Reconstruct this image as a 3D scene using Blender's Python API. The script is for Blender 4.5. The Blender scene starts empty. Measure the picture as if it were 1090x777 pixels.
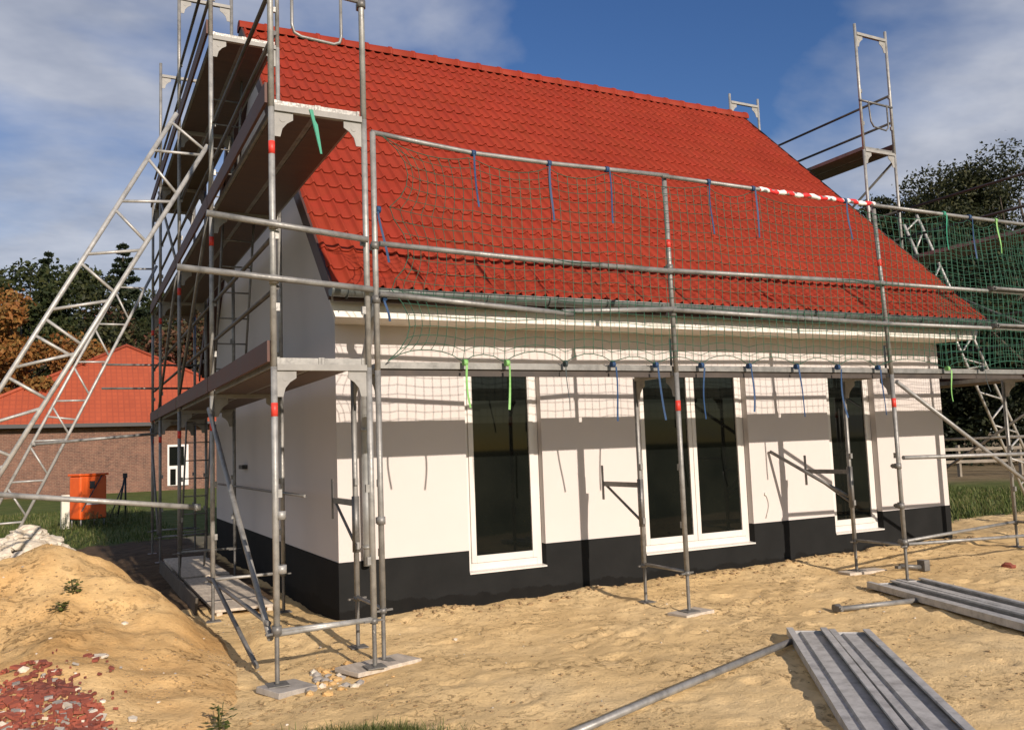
import bpy, bmesh, math, random
from mathutils import Vector, Matrix, noise
R = math.radians
C = bpy.context.scene.collection
scene = bpy.context.scene
rnd = random.Random(7)

# ------------------------------------------------------------------ materials
MATS = {}
def nodes_of(name):
    m = bpy.data.materials.new(name); m.use_nodes = True
    nt = m.node_tree; b = nt.nodes['Principled BSDF']
    MATS[name] = m
    return m, nt, b
def N(nt, typ, **kw):
    n = nt.nodes.new(typ)
    for k, v in kw.items():
        setattr(n, k, v)
    return n
def L(nt, a, b): nt.links.new(a, b)
def coords(nt, scale=(1, 1, 1), kind='Object'):
    tc = N(nt, 'ShaderNodeTexCoord'); mp = N(nt, 'ShaderNodeMapping')
    mp.inputs['Scale'].default_value = scale
    L(nt, tc.outputs[kind], mp.inputs['Vector'])
    return mp.outputs['Vector']
def noise_tex(nt, vec, scale, detail=4, rough=.55, dist=0):
    n = N(nt, 'ShaderNodeTexNoise')
    n.inputs['Scale'].default_value = scale; n.inputs['Detail'].default_value = detail
    n.inputs['Roughness'].default_value = rough; n.inputs['Distortion'].default_value = dist
    L(nt, vec, n.inputs['Vector']); return n.outputs['Fac']
def ramp(nt, fac, stops):
    r = N(nt, 'ShaderNodeValToRGB'); cr = r.color_ramp
    while len(cr.elements) < len(stops): cr.elements.new(.5)
    for e, (p, c) in zip(cr.elements, stops):
        e.position = p
        e.color = (c, c, c, 1) if not hasattr(c, '__len__') else (*c, 1)
    L(nt, fac, r.inputs['Fac']); return r.outputs['Color']
def mix(nt, fac, a, b, mode='MIX'):
    m = N(nt, 'ShaderNodeMix', data_type='RGBA', blend_type=mode)
    for s, v in ((m.inputs[0], fac), (m.inputs[6], a), (m.inputs[7], b)):
        if hasattr(v, 'is_output') or isinstance(v, bpy.types.NodeSocket): L(nt, v, s)
        elif hasattr(v, '__len__'): s.default_value = (*v, 1)
        else: s.default_value = v
    return m.outputs[2]
def math_(nt, op, a, b=0, c=0):
    m = N(nt, 'ShaderNodeMath', operation=op)
    for s, v in zip(m.inputs, (a, b, c)):
        if isinstance(v, bpy.types.NodeSocket): L(nt, v, s)
        else: s.default_value = v
    return m.outputs[0]
def bump(nt, b, h, strength=.3, dist=.02):
    n = N(nt, 'ShaderNodeBump'); n.inputs['Strength'].default_value = strength
    n.inputs['Distance'].default_value = dist
    L(nt, h, n.inputs['Height']); L(nt, n.outputs['Normal'], b.inputs['Normal'])
def simple(name, c1, c2, scale=6, rough=.7, metal=0, bump_s=.15, bump_d=.004, bscale=60, spec=.5, detail=5, stretch=(1,1,1)):
    m, nt, b = nodes_of(name)
    v = coords(nt, stretch)
    n = noise_tex(nt, v, scale, detail, .6)
    col = ramp(nt, n, [(.32, c1), (.68, c2)])
    L(nt, col, b.inputs['Base Color'])
    rr = N(nt, 'ShaderNodeMapRange'); rr.inputs['To Min'].default_value = max(.02, rough-.12); rr.inputs['To Max'].default_value = min(1, rough+.12)
    L(nt, n, rr.inputs['Value']); L(nt, rr.outputs[0], b.inputs['Roughness'])
    b.inputs['Metallic'].default_value = metal
    b.inputs['Specular IOR Level'].default_value = spec
    if bump_s: bump(nt, b, noise_tex(nt, v, bscale, 4, .6), bump_s, bump_d)
    return m

def galvanised(name, base, splash=.62):
    m, nt, b = nodes_of(name)
    v = coords(nt)
    n1 = noise_tex(nt, v, 9, 5, .65); n2 = noise_tex(nt, v, 70, 3, .6)
    col = ramp(nt, n1, [(.3, tuple(x*.62 for x in base)), (.5, base), (.72, tuple(min(1, x*1.25) for x in base))])
    sp = ramp(nt, noise_tex(nt, v, 22, 6, .75, .4), [(splash, 0.), (splash+.05, 1.)])
    col = mix(nt, sp, col, (.48, .45, .39))
    rust = ramp(nt, noise_tex(nt, v, 5, 6, .7), [(.66, 0.), (.8, .5)])
    col = mix(nt, rust, col, (.12, .065, .04))
    L(nt, col, b.inputs['Base Color'])
    b.inputs['Metallic'].default_value = .35
    L(nt, ramp(nt, n2, [(.3, .38), (.7, .62)]), b.inputs['Roughness'])
    bump(nt, b, n2, .12, .002)
    return m
GALV = galvanised('galvanised_steel', (.25, .245, .23), .68)
GALVB = galvanised('bright_galvanised_steel', (.33, .325, .305), .78)
GALVD = galvanised('weathered_galvanised_steel', (.165, .16, .15), .63)
ALU = galvanised('aluminium', (.225, .22, .205), .78)
PLATE = simple('grey_galvanised_plate', (.235, .23, .215), (.33, .322, .30), 7, .65, .08, .06, .002, 30, .25)
GIRD = galvanised('bright_girder_aluminium', (.40, .395, .375), .8)
DECKM = galvanised('steel_deck_metal', (.42, .415, .40), .72)

PLY = simple('brown_film_plywood', (.055, .034, .026), (.10, .062, .046), 3, .6, 0, .2, .003, 40, stretch=(1, 8, 1))
TOE = simple('brown_toe_board', (.066, .028, .020), (.105, .044, .032), 4, .65, 0, .2, .003, 50)
RAILD = simple('dark_brown_steel', (.035, .032, .03), (.075, .065, .058), 7, .55, .2)  # near-black brown tone for the guardrails on both gables
LEDGER = simple('shaded_ledger_steel', (.035, .028, .024), (.07, .055, .045), 5, .7)  # brown ledger, darkened in colour for the shade below the deck rim
CLOD = simple('dark_earth_clods', (.22, .145, .07), (.36, .25, .13), 9, .95, 0, .3, .004, 60)
EDGEB = simple('shaded_side_board', (.05, .04, .03), (.10, .085, .065), 5, .9, 0, .3, .005, 30)  # dark grey wood, the walkway side's shade put into its colour
WOODG = simple('grey_timber', (.36, .31, .25), (.55, .48, .39), 5, .85, 0, .35, .006, 35, stretch=(5, 1, 5))
REDP = simple('red_paint', (.55, .03, .02), (.7, .06, .04), 8, .5)
BLACKM = simple('dark_metal', (.015, .015, .016), (.04, .038, .036), 10, .55)
ORANGE = simple('orange_plastic', (.78, .105, .012), (.86, .14, .02), 5, .42, 0, .05, .002, 30)
WHITEP = simple('white_pvc', (.60, .575, .54), (.65, .62, .585), 4, .35, 0, .03, .001, 80)
ZINC = simple('dark_zinc', (.10, .115, .11), (.17, .185, .175), 5, .45, .4, .05, .002, 30)
PIPE = simple('zinc_downpipe', (.24, .25, .25), (.36, .37, .37), 5, .42, .4, .05, .002, 30)
SILL = simple('dark_grey_sill', (.05, .052, .052), (.08, .082, .08), 5, .5)
SOFFIT = simple('white_painted_boards', (.66, .63, .57), (.74, .70, .64), 2, .6, 0, .08, .002, 40)
VERGE = simple('dark_brown_verge_board', (.05, .024, .02), (.085, .04, .032), 4, .6)
STRAPB = simple('blue_webbing', (.010, .036, .10), (.016, .06, .15), 30, .7)
STRAPG = simple('light_green_webbing', (.16, .38, .10), (.24, .48, .16), 30, .65)
STRAPT = simple('teal_green_webbing', (.02, .22, .13), (.04, .30, .19), 30, .65)
STRAPD = simple('dark_thin_webbing', (.02, .035, .04), (.04, .06, .06), 30, .7)
NETM = simple('green_net_cord', (.012, .075, .042), (.028, .135, .08), 8, .7, 0, 0)
CREAMP = simple('cream_post_paint', (.56, .52, .42), (.7, .66, .55), 5, .7)
BARK = simple('tree_bark', (.035, .028, .02), (.09, .07, .05), 7, .9, 0, .6, .03, 14, stretch=(4, 4, 1))
STONEP = simple('pale_stone', (.45, .38, .28), (.66, .60, .50), 6, .9, 0, .5, .02, 20)
BRICKRED = simple('red_clay_shards', (.12, .036, .026), (.31, .078, .044), 3, .85, 0, .4, .01, 40)
GREYST = simple('grey_concrete_lump', (.22, .2, .18), (.36, .33, .29), 7, .9, 0, .5, .01, 40)
FENCEW = simple('weathered_fence_wood', (.17, .145, .11), (.28, .24, .19), 4, .85)
DPIPE = simple('white_flex_cable', (.5, .48, .44), (.6, .58, .54), 6, .6)

# white render wall
b_ = DECKM.node_tree.nodes['Principled BSDF']; b_.inputs['Metallic'].default_value = .12
m, nt, b = nodes_of('white_render'); WALL = m
v = coords(nt)
c = ramp(nt, noise_tex(nt, v, .7, 5, .6), [(.3, (.53, .492, .470)), (.7, (.565, .525, .503))])
L(nt, c, b.inputs['Base Color']); b.inputs['Roughness'].default_value = .9
b.inputs['Specular IOR Level'].default_value = .2
bump(nt, b, noise_tex(nt, v, 160, 3, .7), .35, .004)
# dark plinth with a damp tide line
m, nt, b = nodes_of('anthracite_plinth'); PLINTH = m
v = coords(nt)
sep = N(nt, 'ShaderNodeSeparateXYZ'); L(nt, v, sep.inputs[0])
wob = noise_tex(nt, v, 2.3, 6, .65)
t = math_(nt, 'SUBTRACT', sep.outputs[2], math_(nt, 'MULTIPLY', wob, .34))
k = ramp(nt, math_(nt, 'ADD', t, .5), [(.535, 0.), (.545, 1.)])
dry = ramp(nt, noise_tex(nt, v, 3, 5, .6), [(.3, (.0115, .012, .012)), (.7, (.016, .0165, .0165))])
wet = ramp(nt, noise_tex(nt, v, 5, 5, .6), [(.3, (.007, .007, .0068)), (.7, (.0105, .0102, .0095))])
L(nt, mix(nt, k, wet, dry), b.inputs['Base Color']); b.inputs['Roughness'].default_value = .85
b.inputs['Specular IOR Level'].default_value = .12
bump(nt, b, noise_tex(nt, v, 140, 3, .7), .35, .004)
# roof tiles
m, nt, b = nodes_of('red_roof_tile'); TILE = m
v = coords(nt)
big = noise_tex(nt, v, .9, 4, .6); fine = noise_tex(nt, v, 24, 4, .6)
c = ramp(nt, big, [(.3, (.235, .026, .011)), (.7, (.28, .035, .015))])
geo_cell = N(nt, 'ShaderNodeTexVoronoi'); geo_cell.inputs['Scale'].default_value = 1.0
mp = N(nt, 'ShaderNodeMapping'); mp.inputs['Scale'].default_value = (3.33, 4.16, .01)
tc = N(nt, 'ShaderNodeTexCoord'); L(nt, tc.outputs['Object'], mp.inputs['Vector']); L(nt, mp.outputs[0], geo_cell.inputs['Vector'])
c2 = mix(nt, .22, c, geo_cell.outputs['Color'], 'OVERLAY')
c2 = mix(nt, ramp(nt, fine, [(.45, 0.), (.8, .35)]), c2, (.20, .03, .02))
hsv = N(nt, 'ShaderNodeHueSaturation'); hsv.inputs['Saturation'].default_value = .98
L(nt, mix(nt, .75, c2, c), hsv.inputs['Color'])
L(nt, hsv.outputs[0], b.inputs['Base Color'])
b.inputs['Roughness'].default_value = .62; b.inputs['Specular IOR Level'].default_value = .1
bump(nt, b, fine, .08, .004)
# neighbour roof
m, nt, b = nodes_of('orange_clay_roof'); NROOF = m
v = coords(nt)
br = N(nt, 'ShaderNodeTexBrick'); br.inputs['Scale'].default_value = 1
br.offset = 0
br.inputs['Brick Width'].default_value = .3; br.inputs['Row Height'].default_value = .34; br.inputs['Mortar Size'].default_value = .035
br.inputs['Color1'].default_value = (.36, .07, .025, 1); br.inputs['Color2'].default_value = (.31, .058, .021, 1); br.inputs['Mortar'].default_value = (.26, .05, .02, 1)
sep = N(nt, 'ShaderNodeSeparateXYZ'); L(nt, v, sep.inputs[0]); cb = N(nt, 'ShaderNodeCombineXYZ')
L(nt, sep.outputs[0], cb.inputs[0]); L(nt, math_(nt, 'MULTIPLY', sep.outputs[2], 1.35), cb.inputs[1]); L(nt, cb.outputs[0], br.inputs['Vector'])
L(nt, mix(nt, .25, br.outputs['Color'], ramp(nt, noise_tex(nt, v, .8, 4), [(.3, (.24, .045, .018)), (.7, (.42, .085, .034))])), b.inputs['Base Color'])
b.inputs['Roughness'].default_value = .75
# brick
m, nt, b = nodes_of('brown_red_brick'); BRICK = m
v = coords(nt)
br = N(nt, 'ShaderNodeTexBrick'); br.inputs['Scale'].default_value = 1
br.inputs['Brick Width'].default_value = .25; br.inputs['Row Height'].default_value = .085; br.inputs['Mortar Size'].default_value = .012
br.inputs['Color1'].default_value = (.15, .062, .042, 1); br.inputs['Color2'].default_value = (.075, .036, .028, 1); br.inputs['Mortar'].default_value = (.22, .16, .115, 1)
br.inputs['Bias'].default_value = -.1
sep = N(nt, 'ShaderNodeSeparateXYZ'); L(nt, v, sep.inputs[0]); cb = N(nt, 'ShaderNodeCombineXYZ')
L(nt, math_(nt, 'ADD', sep.outputs[0], sep.outputs[1]), cb.inputs[0]); L(nt, sep.outputs[2], cb.inputs[1]); L(nt, cb.outputs[0], br.inputs['Vector'])
L(nt, mix(nt, .45, br.outputs['Color'], ramp(nt, noise_tex(nt, v, 3.5, 7, .8), [(.35, (.055, .030, .023)), (.65, (.28, .15, .095))])), b.inputs['Base Color'])
b.inputs['Roughness'].default_value = .9
# window glass: dark, reflecting
m, nt, b = nodes_of('dark_window_glass'); GLASS = m
v = coords(nt)
L(nt, ramp(nt, noise_tex(nt, v, 1.4, 3), [(.3, (.004, .005, .0045)), (.7, (.009, .010, .008))]), b.inputs['Base Color'])
b.inputs['Roughness'].default_value = .03; b.inputs['Specular IOR Level'].default_value = .22
bump(nt, b, noise_tex(nt, v, 1.2, 2), .03, .01)
# barrier tape
m, nt, b = nodes_of('red_white_tape'); TAPE = m
v = coords(nt); w = N(nt, 'ShaderNodeTexWave'); w.wave_type = 'BANDS'; w.bands_direction = 'DIAGONAL'
w.inputs['Scale'].default_value = 2.6; L(nt, v, w.inputs['Vector'])
L(nt, ramp(nt, w.outputs['Fac'], [(.47, (.66, .03, .03)), (.53, (.8, .78, .74))]), b.inputs['Base Color']); b.inputs['Roughness'].default_value = .4
# sand / grass ground
def sand_color(nt, v):
    a = noise_tex(nt, v, .55, 6, .62); f = noise_tex(nt, v, 5.5, 7, .72); g = noise_tex(nt, v, 42, 5, .75)
    c = ramp(nt, a, [(.28, (.61, .425, .20)), (.5, (.735, .525, .26)), (.72, (.80, .60, .325))])
    c = mix(nt, ramp(nt, f, [(.28, .5), (.45, 0.)]), c, (.42, .28, .14))
    c = mix(nt, ramp(nt, f, [(.58, 0.), (.75, .45)]), c, (.76, .58, .35))
    cl = ramp(nt, noise_tex(nt, v, 1.7, 4, .6, .3), [(.46, 0.), (.62, 1.)])
    s1 = ramp(nt, noise_tex(nt, v, 15, 6, .72, .5), [(.36, 1.), (.46, 0.)])
    s2 = ramp(nt, g, [(.30, 1.), (.40, 0.)])
    sp = math_(nt, 'MULTIPLY', math_(nt, 'MAXIMUM', s1, s2), math_(nt, 'ADD', math_(nt, 'MULTIPLY', cl, .72), .12))
    c = mix(nt, sp, c, (.22, .135, .06))  # dark specks paint the small shadows of clods into the sand colour
    c = mix(nt, ramp(nt, g, [(.66, 0.), (.74, .55)]), c, (.78, .69, .54))
    h = math_(nt, 'ADD', math_(nt, 'MULTIPLY', f, .6), math_(nt, 'MULTIPLY', g, .22))
    h = math_(nt, 'SUBTRACT', h, math_(nt, 'MULTIPLY', sp, .5))
    return c, h
m, nt, b = nodes_of('sand_and_grass'); GROUND = m
v = coords(nt)
sc, sh = sand_color(nt, v)
gr = ramp(nt, noise_tex(nt, v, 1.3, 7, .7), [(.3, (.055, .075, .018)), (.5, (.09, .115, .03)), (.72, (.15, .155, .05))])
gr = mix(nt, ramp(nt, noise_tex(nt, v, .16, 4), [(.5, 0.), (.75, .55)]), gr, (.15, .125, .05))
dryc = ramp(nt, noise_tex(nt, v, .9, 7, .7), [(.3, (.14, .10, .055)), (.7, (.26, .20, .115))])
at = N(nt, 'ShaderNodeAttribute'); at.attribute_name = 'zone'
sepc = N(nt, 'ShaderNodeSeparateColor'); L(nt, at.outputs['Color'], sepc.inputs[0])
edge = math_(nt, 'ADD', sepc.outputs[0], math_(nt, 'MULTIPLY', math_(nt, 'SUBTRACT', noise_tex(nt, v, 2.2, 7, .7), .5), 1.1))
sm = ramp(nt, edge, [(.42, 0.), (.58, 1.)])
grass_or_dry = mix(nt, sepc.outputs[1], gr, dryc)
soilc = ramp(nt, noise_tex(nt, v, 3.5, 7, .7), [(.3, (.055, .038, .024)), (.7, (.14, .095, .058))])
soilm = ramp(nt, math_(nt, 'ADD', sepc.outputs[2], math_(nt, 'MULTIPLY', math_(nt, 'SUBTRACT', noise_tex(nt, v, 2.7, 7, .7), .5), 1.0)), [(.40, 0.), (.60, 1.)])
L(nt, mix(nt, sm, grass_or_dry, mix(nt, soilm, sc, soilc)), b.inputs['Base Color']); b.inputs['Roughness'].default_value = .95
b.inputs['Specular IOR Level'].default_value = .1
bump(nt, b, sh, .75, .05)
m, nt, b = nodes_of('heaped_sand'); SANDM = m
v = coords(nt); sc, sh = sand_color(nt, v)
sc = mix(nt, ramp(nt, noise_tex(nt, v, 1.1, 6, .65, .4), [(.35, .85), (.62, .25)]), sc, mix(nt, 1., sc, (.78, .64, .50), 'MULTIPLY'))
L(nt, sc, b.inputs['Base Color']); b.inputs['Roughness'].default_value = .95; b.inputs['Specular IOR Level'].default_value = .1
bump(nt, b, sh, .75, .05)
def leafmat(name, cols, rough=.6, trans=.25):
    m, nt, b = nodes_of(name)
    g = N(nt, 'ShaderNodeNewGeometry')
    n = len(cols)
    c = ramp(nt, g.outputs['Random Per Island'], [((i+.5)/n, cc) for i, cc in enumerate(cols)])
    v = coords(nt)
    c = mix(nt, ramp(nt, noise_tex(nt, v, .45, 3), [(.4, 0.), (.7, .6)]), c, cols[0])
    L(nt, c, b.inputs['Base Color']); b.inputs['Roughness'].default_value = rough
    b.inputs['Specular IOR Level'].default_value = .25
    tr = N(nt, 'ShaderNodeBsdfTranslucent'); L(nt, c, tr.inputs['Color'])
    mx = N(nt, 'ShaderNodeMixShader'); mx.inputs[0].default_value = trans
    out = nt.nodes['Material Output']
    L(nt, b.outputs[0], mx.inputs[1]); L(nt, tr.outputs[0], mx.inputs[2]); L(nt, mx.outputs[0], out.inputs['Surface'])
    return m
LEAF_DARK = leafmat('dark_green_leaves', [(.020, .030, .010), (.032, .045, .014), (.050, .062, .020), (.075, .080, .028)])
LEAF_OLIVE = leafmat('olive_leaves', [(.016, .022, .008), (.025, .032, .011), (.040, .046, .016), (.075, .073, .028)])
LEAF_SHADE = leafmat('shaded_green_leaves', [(.010, .016, .007), (.016, .023, .009), (.024, .031, .012), (.036, .040, .016)])  # leaf greens darkened, shade on the low trees put into the colour
LEAF_CONIF = leafmat('conifer_needles', [(.014, .024, .012), (.022, .034, .016), (.034, .046, .02)])
LEAF_AUT = leafmat('autumn_leaves', [(.22, .085, .024), (.29, .13, .035), (.30, .17, .05), (.15, .10, .03)])
LEAF_RUST = leafmat('rust_green_leaves', [(.045, .04, .018), (.085, .05, .026), (.14, .045, .028), (.06, .06, .025)])
LEAF_BEHIND = LEAF_DARK
GRASSM = leafmat('grass_blades', [(.06, .088, .02), (.10, .135, .034), (.15, .17, .05), (.20, .18, .075)], .6, .3)

# ------------------------------------------------------------------ mesh builder
class MB:
    def __init__(s): s.v = []; s.f = []; s.mi = []; s.cur = 0; s.sm = []; s.smooth = False
    def mat(s, i): s.cur = i; return s
    def face(s, idx): s.f.append(tuple(idx)); s.mi.append(s.cur); s.sm.append(s.smooth)
    def poly(s, pts):
        i = len(s.v); s.v += [tuple(p) for p in pts]; s.face(range(i, i+len(pts)))
    def box(s, c, d, rot=None):
        c = Vector(c); hx, hy, hz = d[0]/2, d[1]/2, d[2]/2; i = len(s.v)
        for sx, sy, sz in ((-1,-1,-1),(1,-1,-1),(1,1,-1),(-1,1,-1),(-1,-1,1),(1,-1,1),(1,1,1),(-1,1,1)):
            p = Vector((sx*hx, sy*hy, sz*hz))
            if rot is not None: p = rot @ p
            s.v.append(tuple(c+p))
        for q in ((0,3,2,1),(4,5,6,7),(0,1,5,4),(1,2,6,5),(2,3,7,6),(3,0,4,7)): s.face([i+k for k in q])
        return s
    def box2(s, a, b):
        return s.box([(a[k]+b[k])/2 for k in range(3)], [abs(b[k]-a[k]) for k in range(3)])
    def bar(s, a, b, w, h, up=(0,0,1)):
        a = Vector(a); b = Vector(b); d = (b-a); l = d.length; d.normalize()
        x = d.cross(Vector(up));
        if x.length < 1e-4: x = d.cross(Vector((1,0,0)))
        x.normalize(); z = x.cross(d)
        return s.box((a+b)/2, (w, l, h), Matrix((x, d, z)).transposed())
    def tube(s, pts, r=.0242, n=10, cap=True):
        pts = [Vector(p) for p in pts]; old = s.smooth; s.smooth = True
        rs = r if hasattr(r, '__len__') else [r]*len(pts)
        d0 = (pts[1]-pts[0]).normalized()
        u = d0.cross(Vector((0,0,1)))
        if u.length < .05: u = d0.cross(Vector((1,0,0)))
        u.normalize(); rings = []
        for k, p in enumerate(pts):
            if k == 0: d = d0
            elif k == len(pts)-1: d = (pts[k]-pts[k-1]).normalized()
            else: d = ((pts[k]-pts[k-1]).normalized()+(pts[k+1]-pts[k]).normalized()).normalized()
            u = (u - d*u.dot(d)).normalized(); w = d.cross(u)
            i = len(s.v); rings.append(i)
            for q in range(n):
                a = 2*math.pi*q/n
                s.v.append(tuple(p+(u*math.cos(a)+w*math.sin(a))*rs[k]))
        for i, j in zip(rings, rings[1:]):
            for q in range(n): s.face((i+q, i+(q+1)%n, j+(q+1)%n, j+q))
        s.smooth = False
        if cap:
            s.face([rings[0]+q for q in reversed(range(n))]); s.face([rings[-1]+q for q in range(n)])
        s.smooth = old; return s
    def prism(s, pts, off):
        """closed polygon pts extruded by vector off"""
        off = Vector(off); i = len(s.v); n = len(pts)
        s.v += [tuple(Vector(p)) for p in pts] + [tuple(Vector(p)+off) for p in pts]
        s.face(list(range(i, i+n))[::-1]); s.face(range(i+n, i+2*n))
        for k in range(n): s.face((i+k, i+(k+1)%n, i+n+(k+1)%n, i+n+k))
        return s
    def build(s, name, mats, parent=None, fix=True):
        me = bpy.data.meshes.new(name); me.from_pydata(s.v, [], s.f)
        if not isinstance(mats, (list, tuple)): mats = [mats]
        for m in mats: me.materials.append(m)
        me.polygons.foreach_set('material_index', s.mi); me.polygons.foreach_set('use_smooth', s.sm)
        me.update()
        if fix:
            bm = bmesh.new(); bm.from_mesh(me); bmesh.ops.recalc_face_normals(bm, faces=bm.faces); bm.to_mesh(me); bm.free()
        o = bpy.data.objects.new(name, me); C.objects.link(o)
        if parent is not None: o.parent = parent; o.matrix_parent_inverse = parent.matrix_world.inverted() if False else Matrix.Translation(-Vector(parent.get('_base', (0,0,0))))
        return o
def tag(o, label=None, cat=None, group=None, kind=None):
    for k, v in (('label', label), ('category', cat), ('group', group), ('kind', kind)):
        if v: o[k] = v
    return o
def thing(name, label, cat, loc=(0,0,0), group=None):
    o = bpy.data.objects.new(name, None); C.objects.link(o); o.location = loc
    o.empty_display_size = .2; o['_base'] = tuple(loc)
    return tag(o, label, cat, group)
def bevel(o, w=.006, seg=2):
    md = o.modifiers.new('bevel', 'BEVEL'); md.width = w; md.segments = seg; md.limit_method = 'ANGLE'; md.angle_limit = R(40)
    return o

# ------------------------------------------------------------------ ground
def sstep(a, b, x):
    t = max(0, min(1, (x-a)/(b-a))); return t*t*(3-2*t)
def h_base(x, y):
    z = .055 + .0105*max(-3, min(11, x))
    d = math.hypot(max(0, abs(x-3)-9), max(0, abs(y-2)-10))
    z *= max(0, 1-d/20)
    if d < 4:
        w = 1-d/4
        z += w*(.032*noise.noise((x*.9, y*.9, 1.3)) + .020*noise.noise((x*2.7, y*2.7, 7.1)) +   .013*noise.noise((x*7, y*7, 3.3))
                + .009*abs(noise.noise((x*15, y*15, 9.3))))
        # loose soil banked against the front wall
        if -1 < x < 11: z += .075*math.exp(-((y+.45)/.4)**2)*(.6+.6*noise.noise((x*1.7, 2., 0)))
    z += .15*noise.noise((x*.02, y*.02, 0)) * sstep(20, 60, math.hypot(x, y))
    return z
def mound(x, y):
    # heap with its crest running from the peak down to the corner of the scaffold
    m = .78*math.exp(-((x+2.72)/.76)**2 - ((y-.6)/1.3)**2)
    m += .29*math.exp(-((x+2.02)/.48)**2 - ((y-.2)/1.1)**2)
    m += .17*math.exp(-((x+1.68)/.30)**2 - ((y+.8)/1.15)**2)
    m += .27*math.exp(-((x+2.55)/.7)**2 - ((y+1.8)/1.3)**2)
    m += .45*math.exp(-((x+3.9)/.9)**2 - ((y-.3)/1.3)**2)
    return m
def h_heap(x, y):
    m = mound(x, y)
    return h_base(x, y) + m + min(1, m*3)*(.085*noise.noise((x*1.5, y*1.5, 4)) + .055*noise.noise((x*3.7, y*3.7, 8)) + .026*noise.noise((x*8.5, y*8.5, 2)) + .013*abs(noise.noise((x*17, y*17, 5))))
def H(x, y):
    m = mound(x, y)
    return h_heap(x, y) if m > .03 else h_base(x, y)
def spaced(lo, hi, step, far, grow=1.35):
    xs = []; x = lo
    while x <= hi+1e-6: xs.append(x); x += step
    s = step; a = xs[0]
    left = []
    while a > -far: s *= grow; a -= s; left.append(a)
    s = step; a = xs[-1]; right = []
    while a < far: s *= grow; a += s; right.append(a)
    return left[::-1]+xs+right
xs = spaced(-5.5, 12.5, .045, 500); ys = spaced(-6.2, 8.5, .045, 500)
vs = []; zone = []
for y in ys:
    for x in xs:
        vs.append((x, y, h_base(x, y)))
        # sand 1 / grass 0
        d = 1.
        d = min(d, 1-sstep(10.2, 12.4, y + .35*max(0, -x-1)))
        if x > 8.9: d = min(d, 1-sstep(.6, 1.8, y - (x-9.5)*.1))
        if x > 12.5: d = min(d, 1-sstep(13, 16, x))
        if x < -6: d = min(d, 1-sstep(6, 9, -x))
        d = min(d, sstep(-7.2, -5.9, y + .25*(x < 0)))
        s = d
        dry = 0
        if x > 9: dry = sstep(13, 17, (x-9.3)*.45+y*.89)
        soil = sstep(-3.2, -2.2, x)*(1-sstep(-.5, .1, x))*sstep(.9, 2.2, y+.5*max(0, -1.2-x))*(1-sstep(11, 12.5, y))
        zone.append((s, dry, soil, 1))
nx = len(xs)
import bisect
fr_ = random.Random(21)
def press(cx, cy, ang, ln, wd, dep):
    ca2, sa2 = math.cos(ang), math.sin(ang); R2 = ln*.5+.16
    i0, i1 = bisect.bisect(xs, cx-R2), bisect.bisect(xs, cx+R2); j0, j1 = bisect.bisect(ys, cy-R2), bisect.bisect(ys, cy+R2)
    for j in range(j0, j1):
        for i in range(i0, i1):
            dx, dy = xs[i]-cx, ys[j]-cy; u_ = (dx*ca2+dy*sa2)/(ln*.5); w_ = (-dx*sa2+dy*ca2)/(wd*.5)
            q_ = math.sqrt(u_*u_+w_*w_)
            dz = -dep*(1-sstep(.55, 1.0, q_)) + dep*.55*math.exp(-((q_-1.3)/.28)**2)
            x, y, z = vs[j*nx+i]; vs[j*nx+i] = (x, y, z+dz)
for sx, sy, ang, n in ((-.6, -3.1, .25, 8), (1.2, -2.9, .1, 9), (.5, -1.6, -.05, 10), (4.6, -2.0, -.5, 8), (2.6, -2.7, .6, 5), (-.9, -4.2, .5, 7), (3.4, -3.0, 0., 8), (6.2, -1.0, .1, 5), (1.6, -4.9, .9, 5), (-1.7, -3.6, .3, 4)):
    for k in range(n):
        a2 = ang+fr_.gauss(0, .15); sd2 = .09 if k % 2 else -.09
        press(sx+math.cos(ang)*.62*k-math.sin(ang)*sd2+fr_.gauss(0, .05), sy+math.sin(ang)*.62*k+math.cos(ang)*sd2+fr_.gauss(0, .05), a2, .29, .13, fr_.uniform(.010, .024))
for k in range(70):
    press(fr_.uniform(-1.5, 8), fr_.uniform(-5.4, -.8), fr_.uniform(0, 3.1), fr_.uniform(.12, .4), fr_.uniform(.1, .2), fr_.uniform(.006, .018))
fs = [(j*nx+i, j*nx+i+1, (j+1)*nx+i+1, (j+1)*nx+i) for j in range(len(ys)-1) for i in range(nx-1)]
me = bpy.data.meshes.new('ground'); me.from_pydata(vs, [], fs); me.materials.append(GROUND)
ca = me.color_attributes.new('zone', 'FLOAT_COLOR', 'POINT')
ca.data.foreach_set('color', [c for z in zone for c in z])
me.polygons.foreach_set('use_smooth', [True]*len(fs)); me.update()
g = bpy.data.objects.new('ground', me); C.objects.link(g); tag(g, kind='structure')

# sand heap
st = .05; gx = [-6.4+st*i for i in range(int(5.4/st)+1)]; gy = [-4.6+st*j for j in range(int(9.4/st)+1)]
vs = []
for y in gy:
    for x in gx:
        m_ = mound(x, y); z = h_heap(x, y)
        vs.append((x, y, z - .06*(1-sstep(.012, .05, m_))))
nx = len(gx); fs = [(j*nx+i, j*nx+i+1, (j+1)*nx+i+1, (j+1)*nx+i) for j in range(len(gy)-1) for i in range(nx-1)
                    if max(mound(gx[i], gy[j]), mound(gx[i+1], gy[j+1])) > .008]
me = bpy.data.meshes.new('sand_heap'); me.from_pydata(vs, [], fs); me.materials.append(SANDM)
me.polygons.foreach_set('use_smooth', [True]*len(fs)); me.update()
o = bpy.data.objects.new('sand_heap', me); C.objects.link(o)
bm = bmesh.new(); bm.from_mesh(me); bmesh.ops.delete(bm, geom=[v for v in bm.verts if not v.link_faces], context='VERTS'); bm.to_mesh(me); bm.free()
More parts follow.
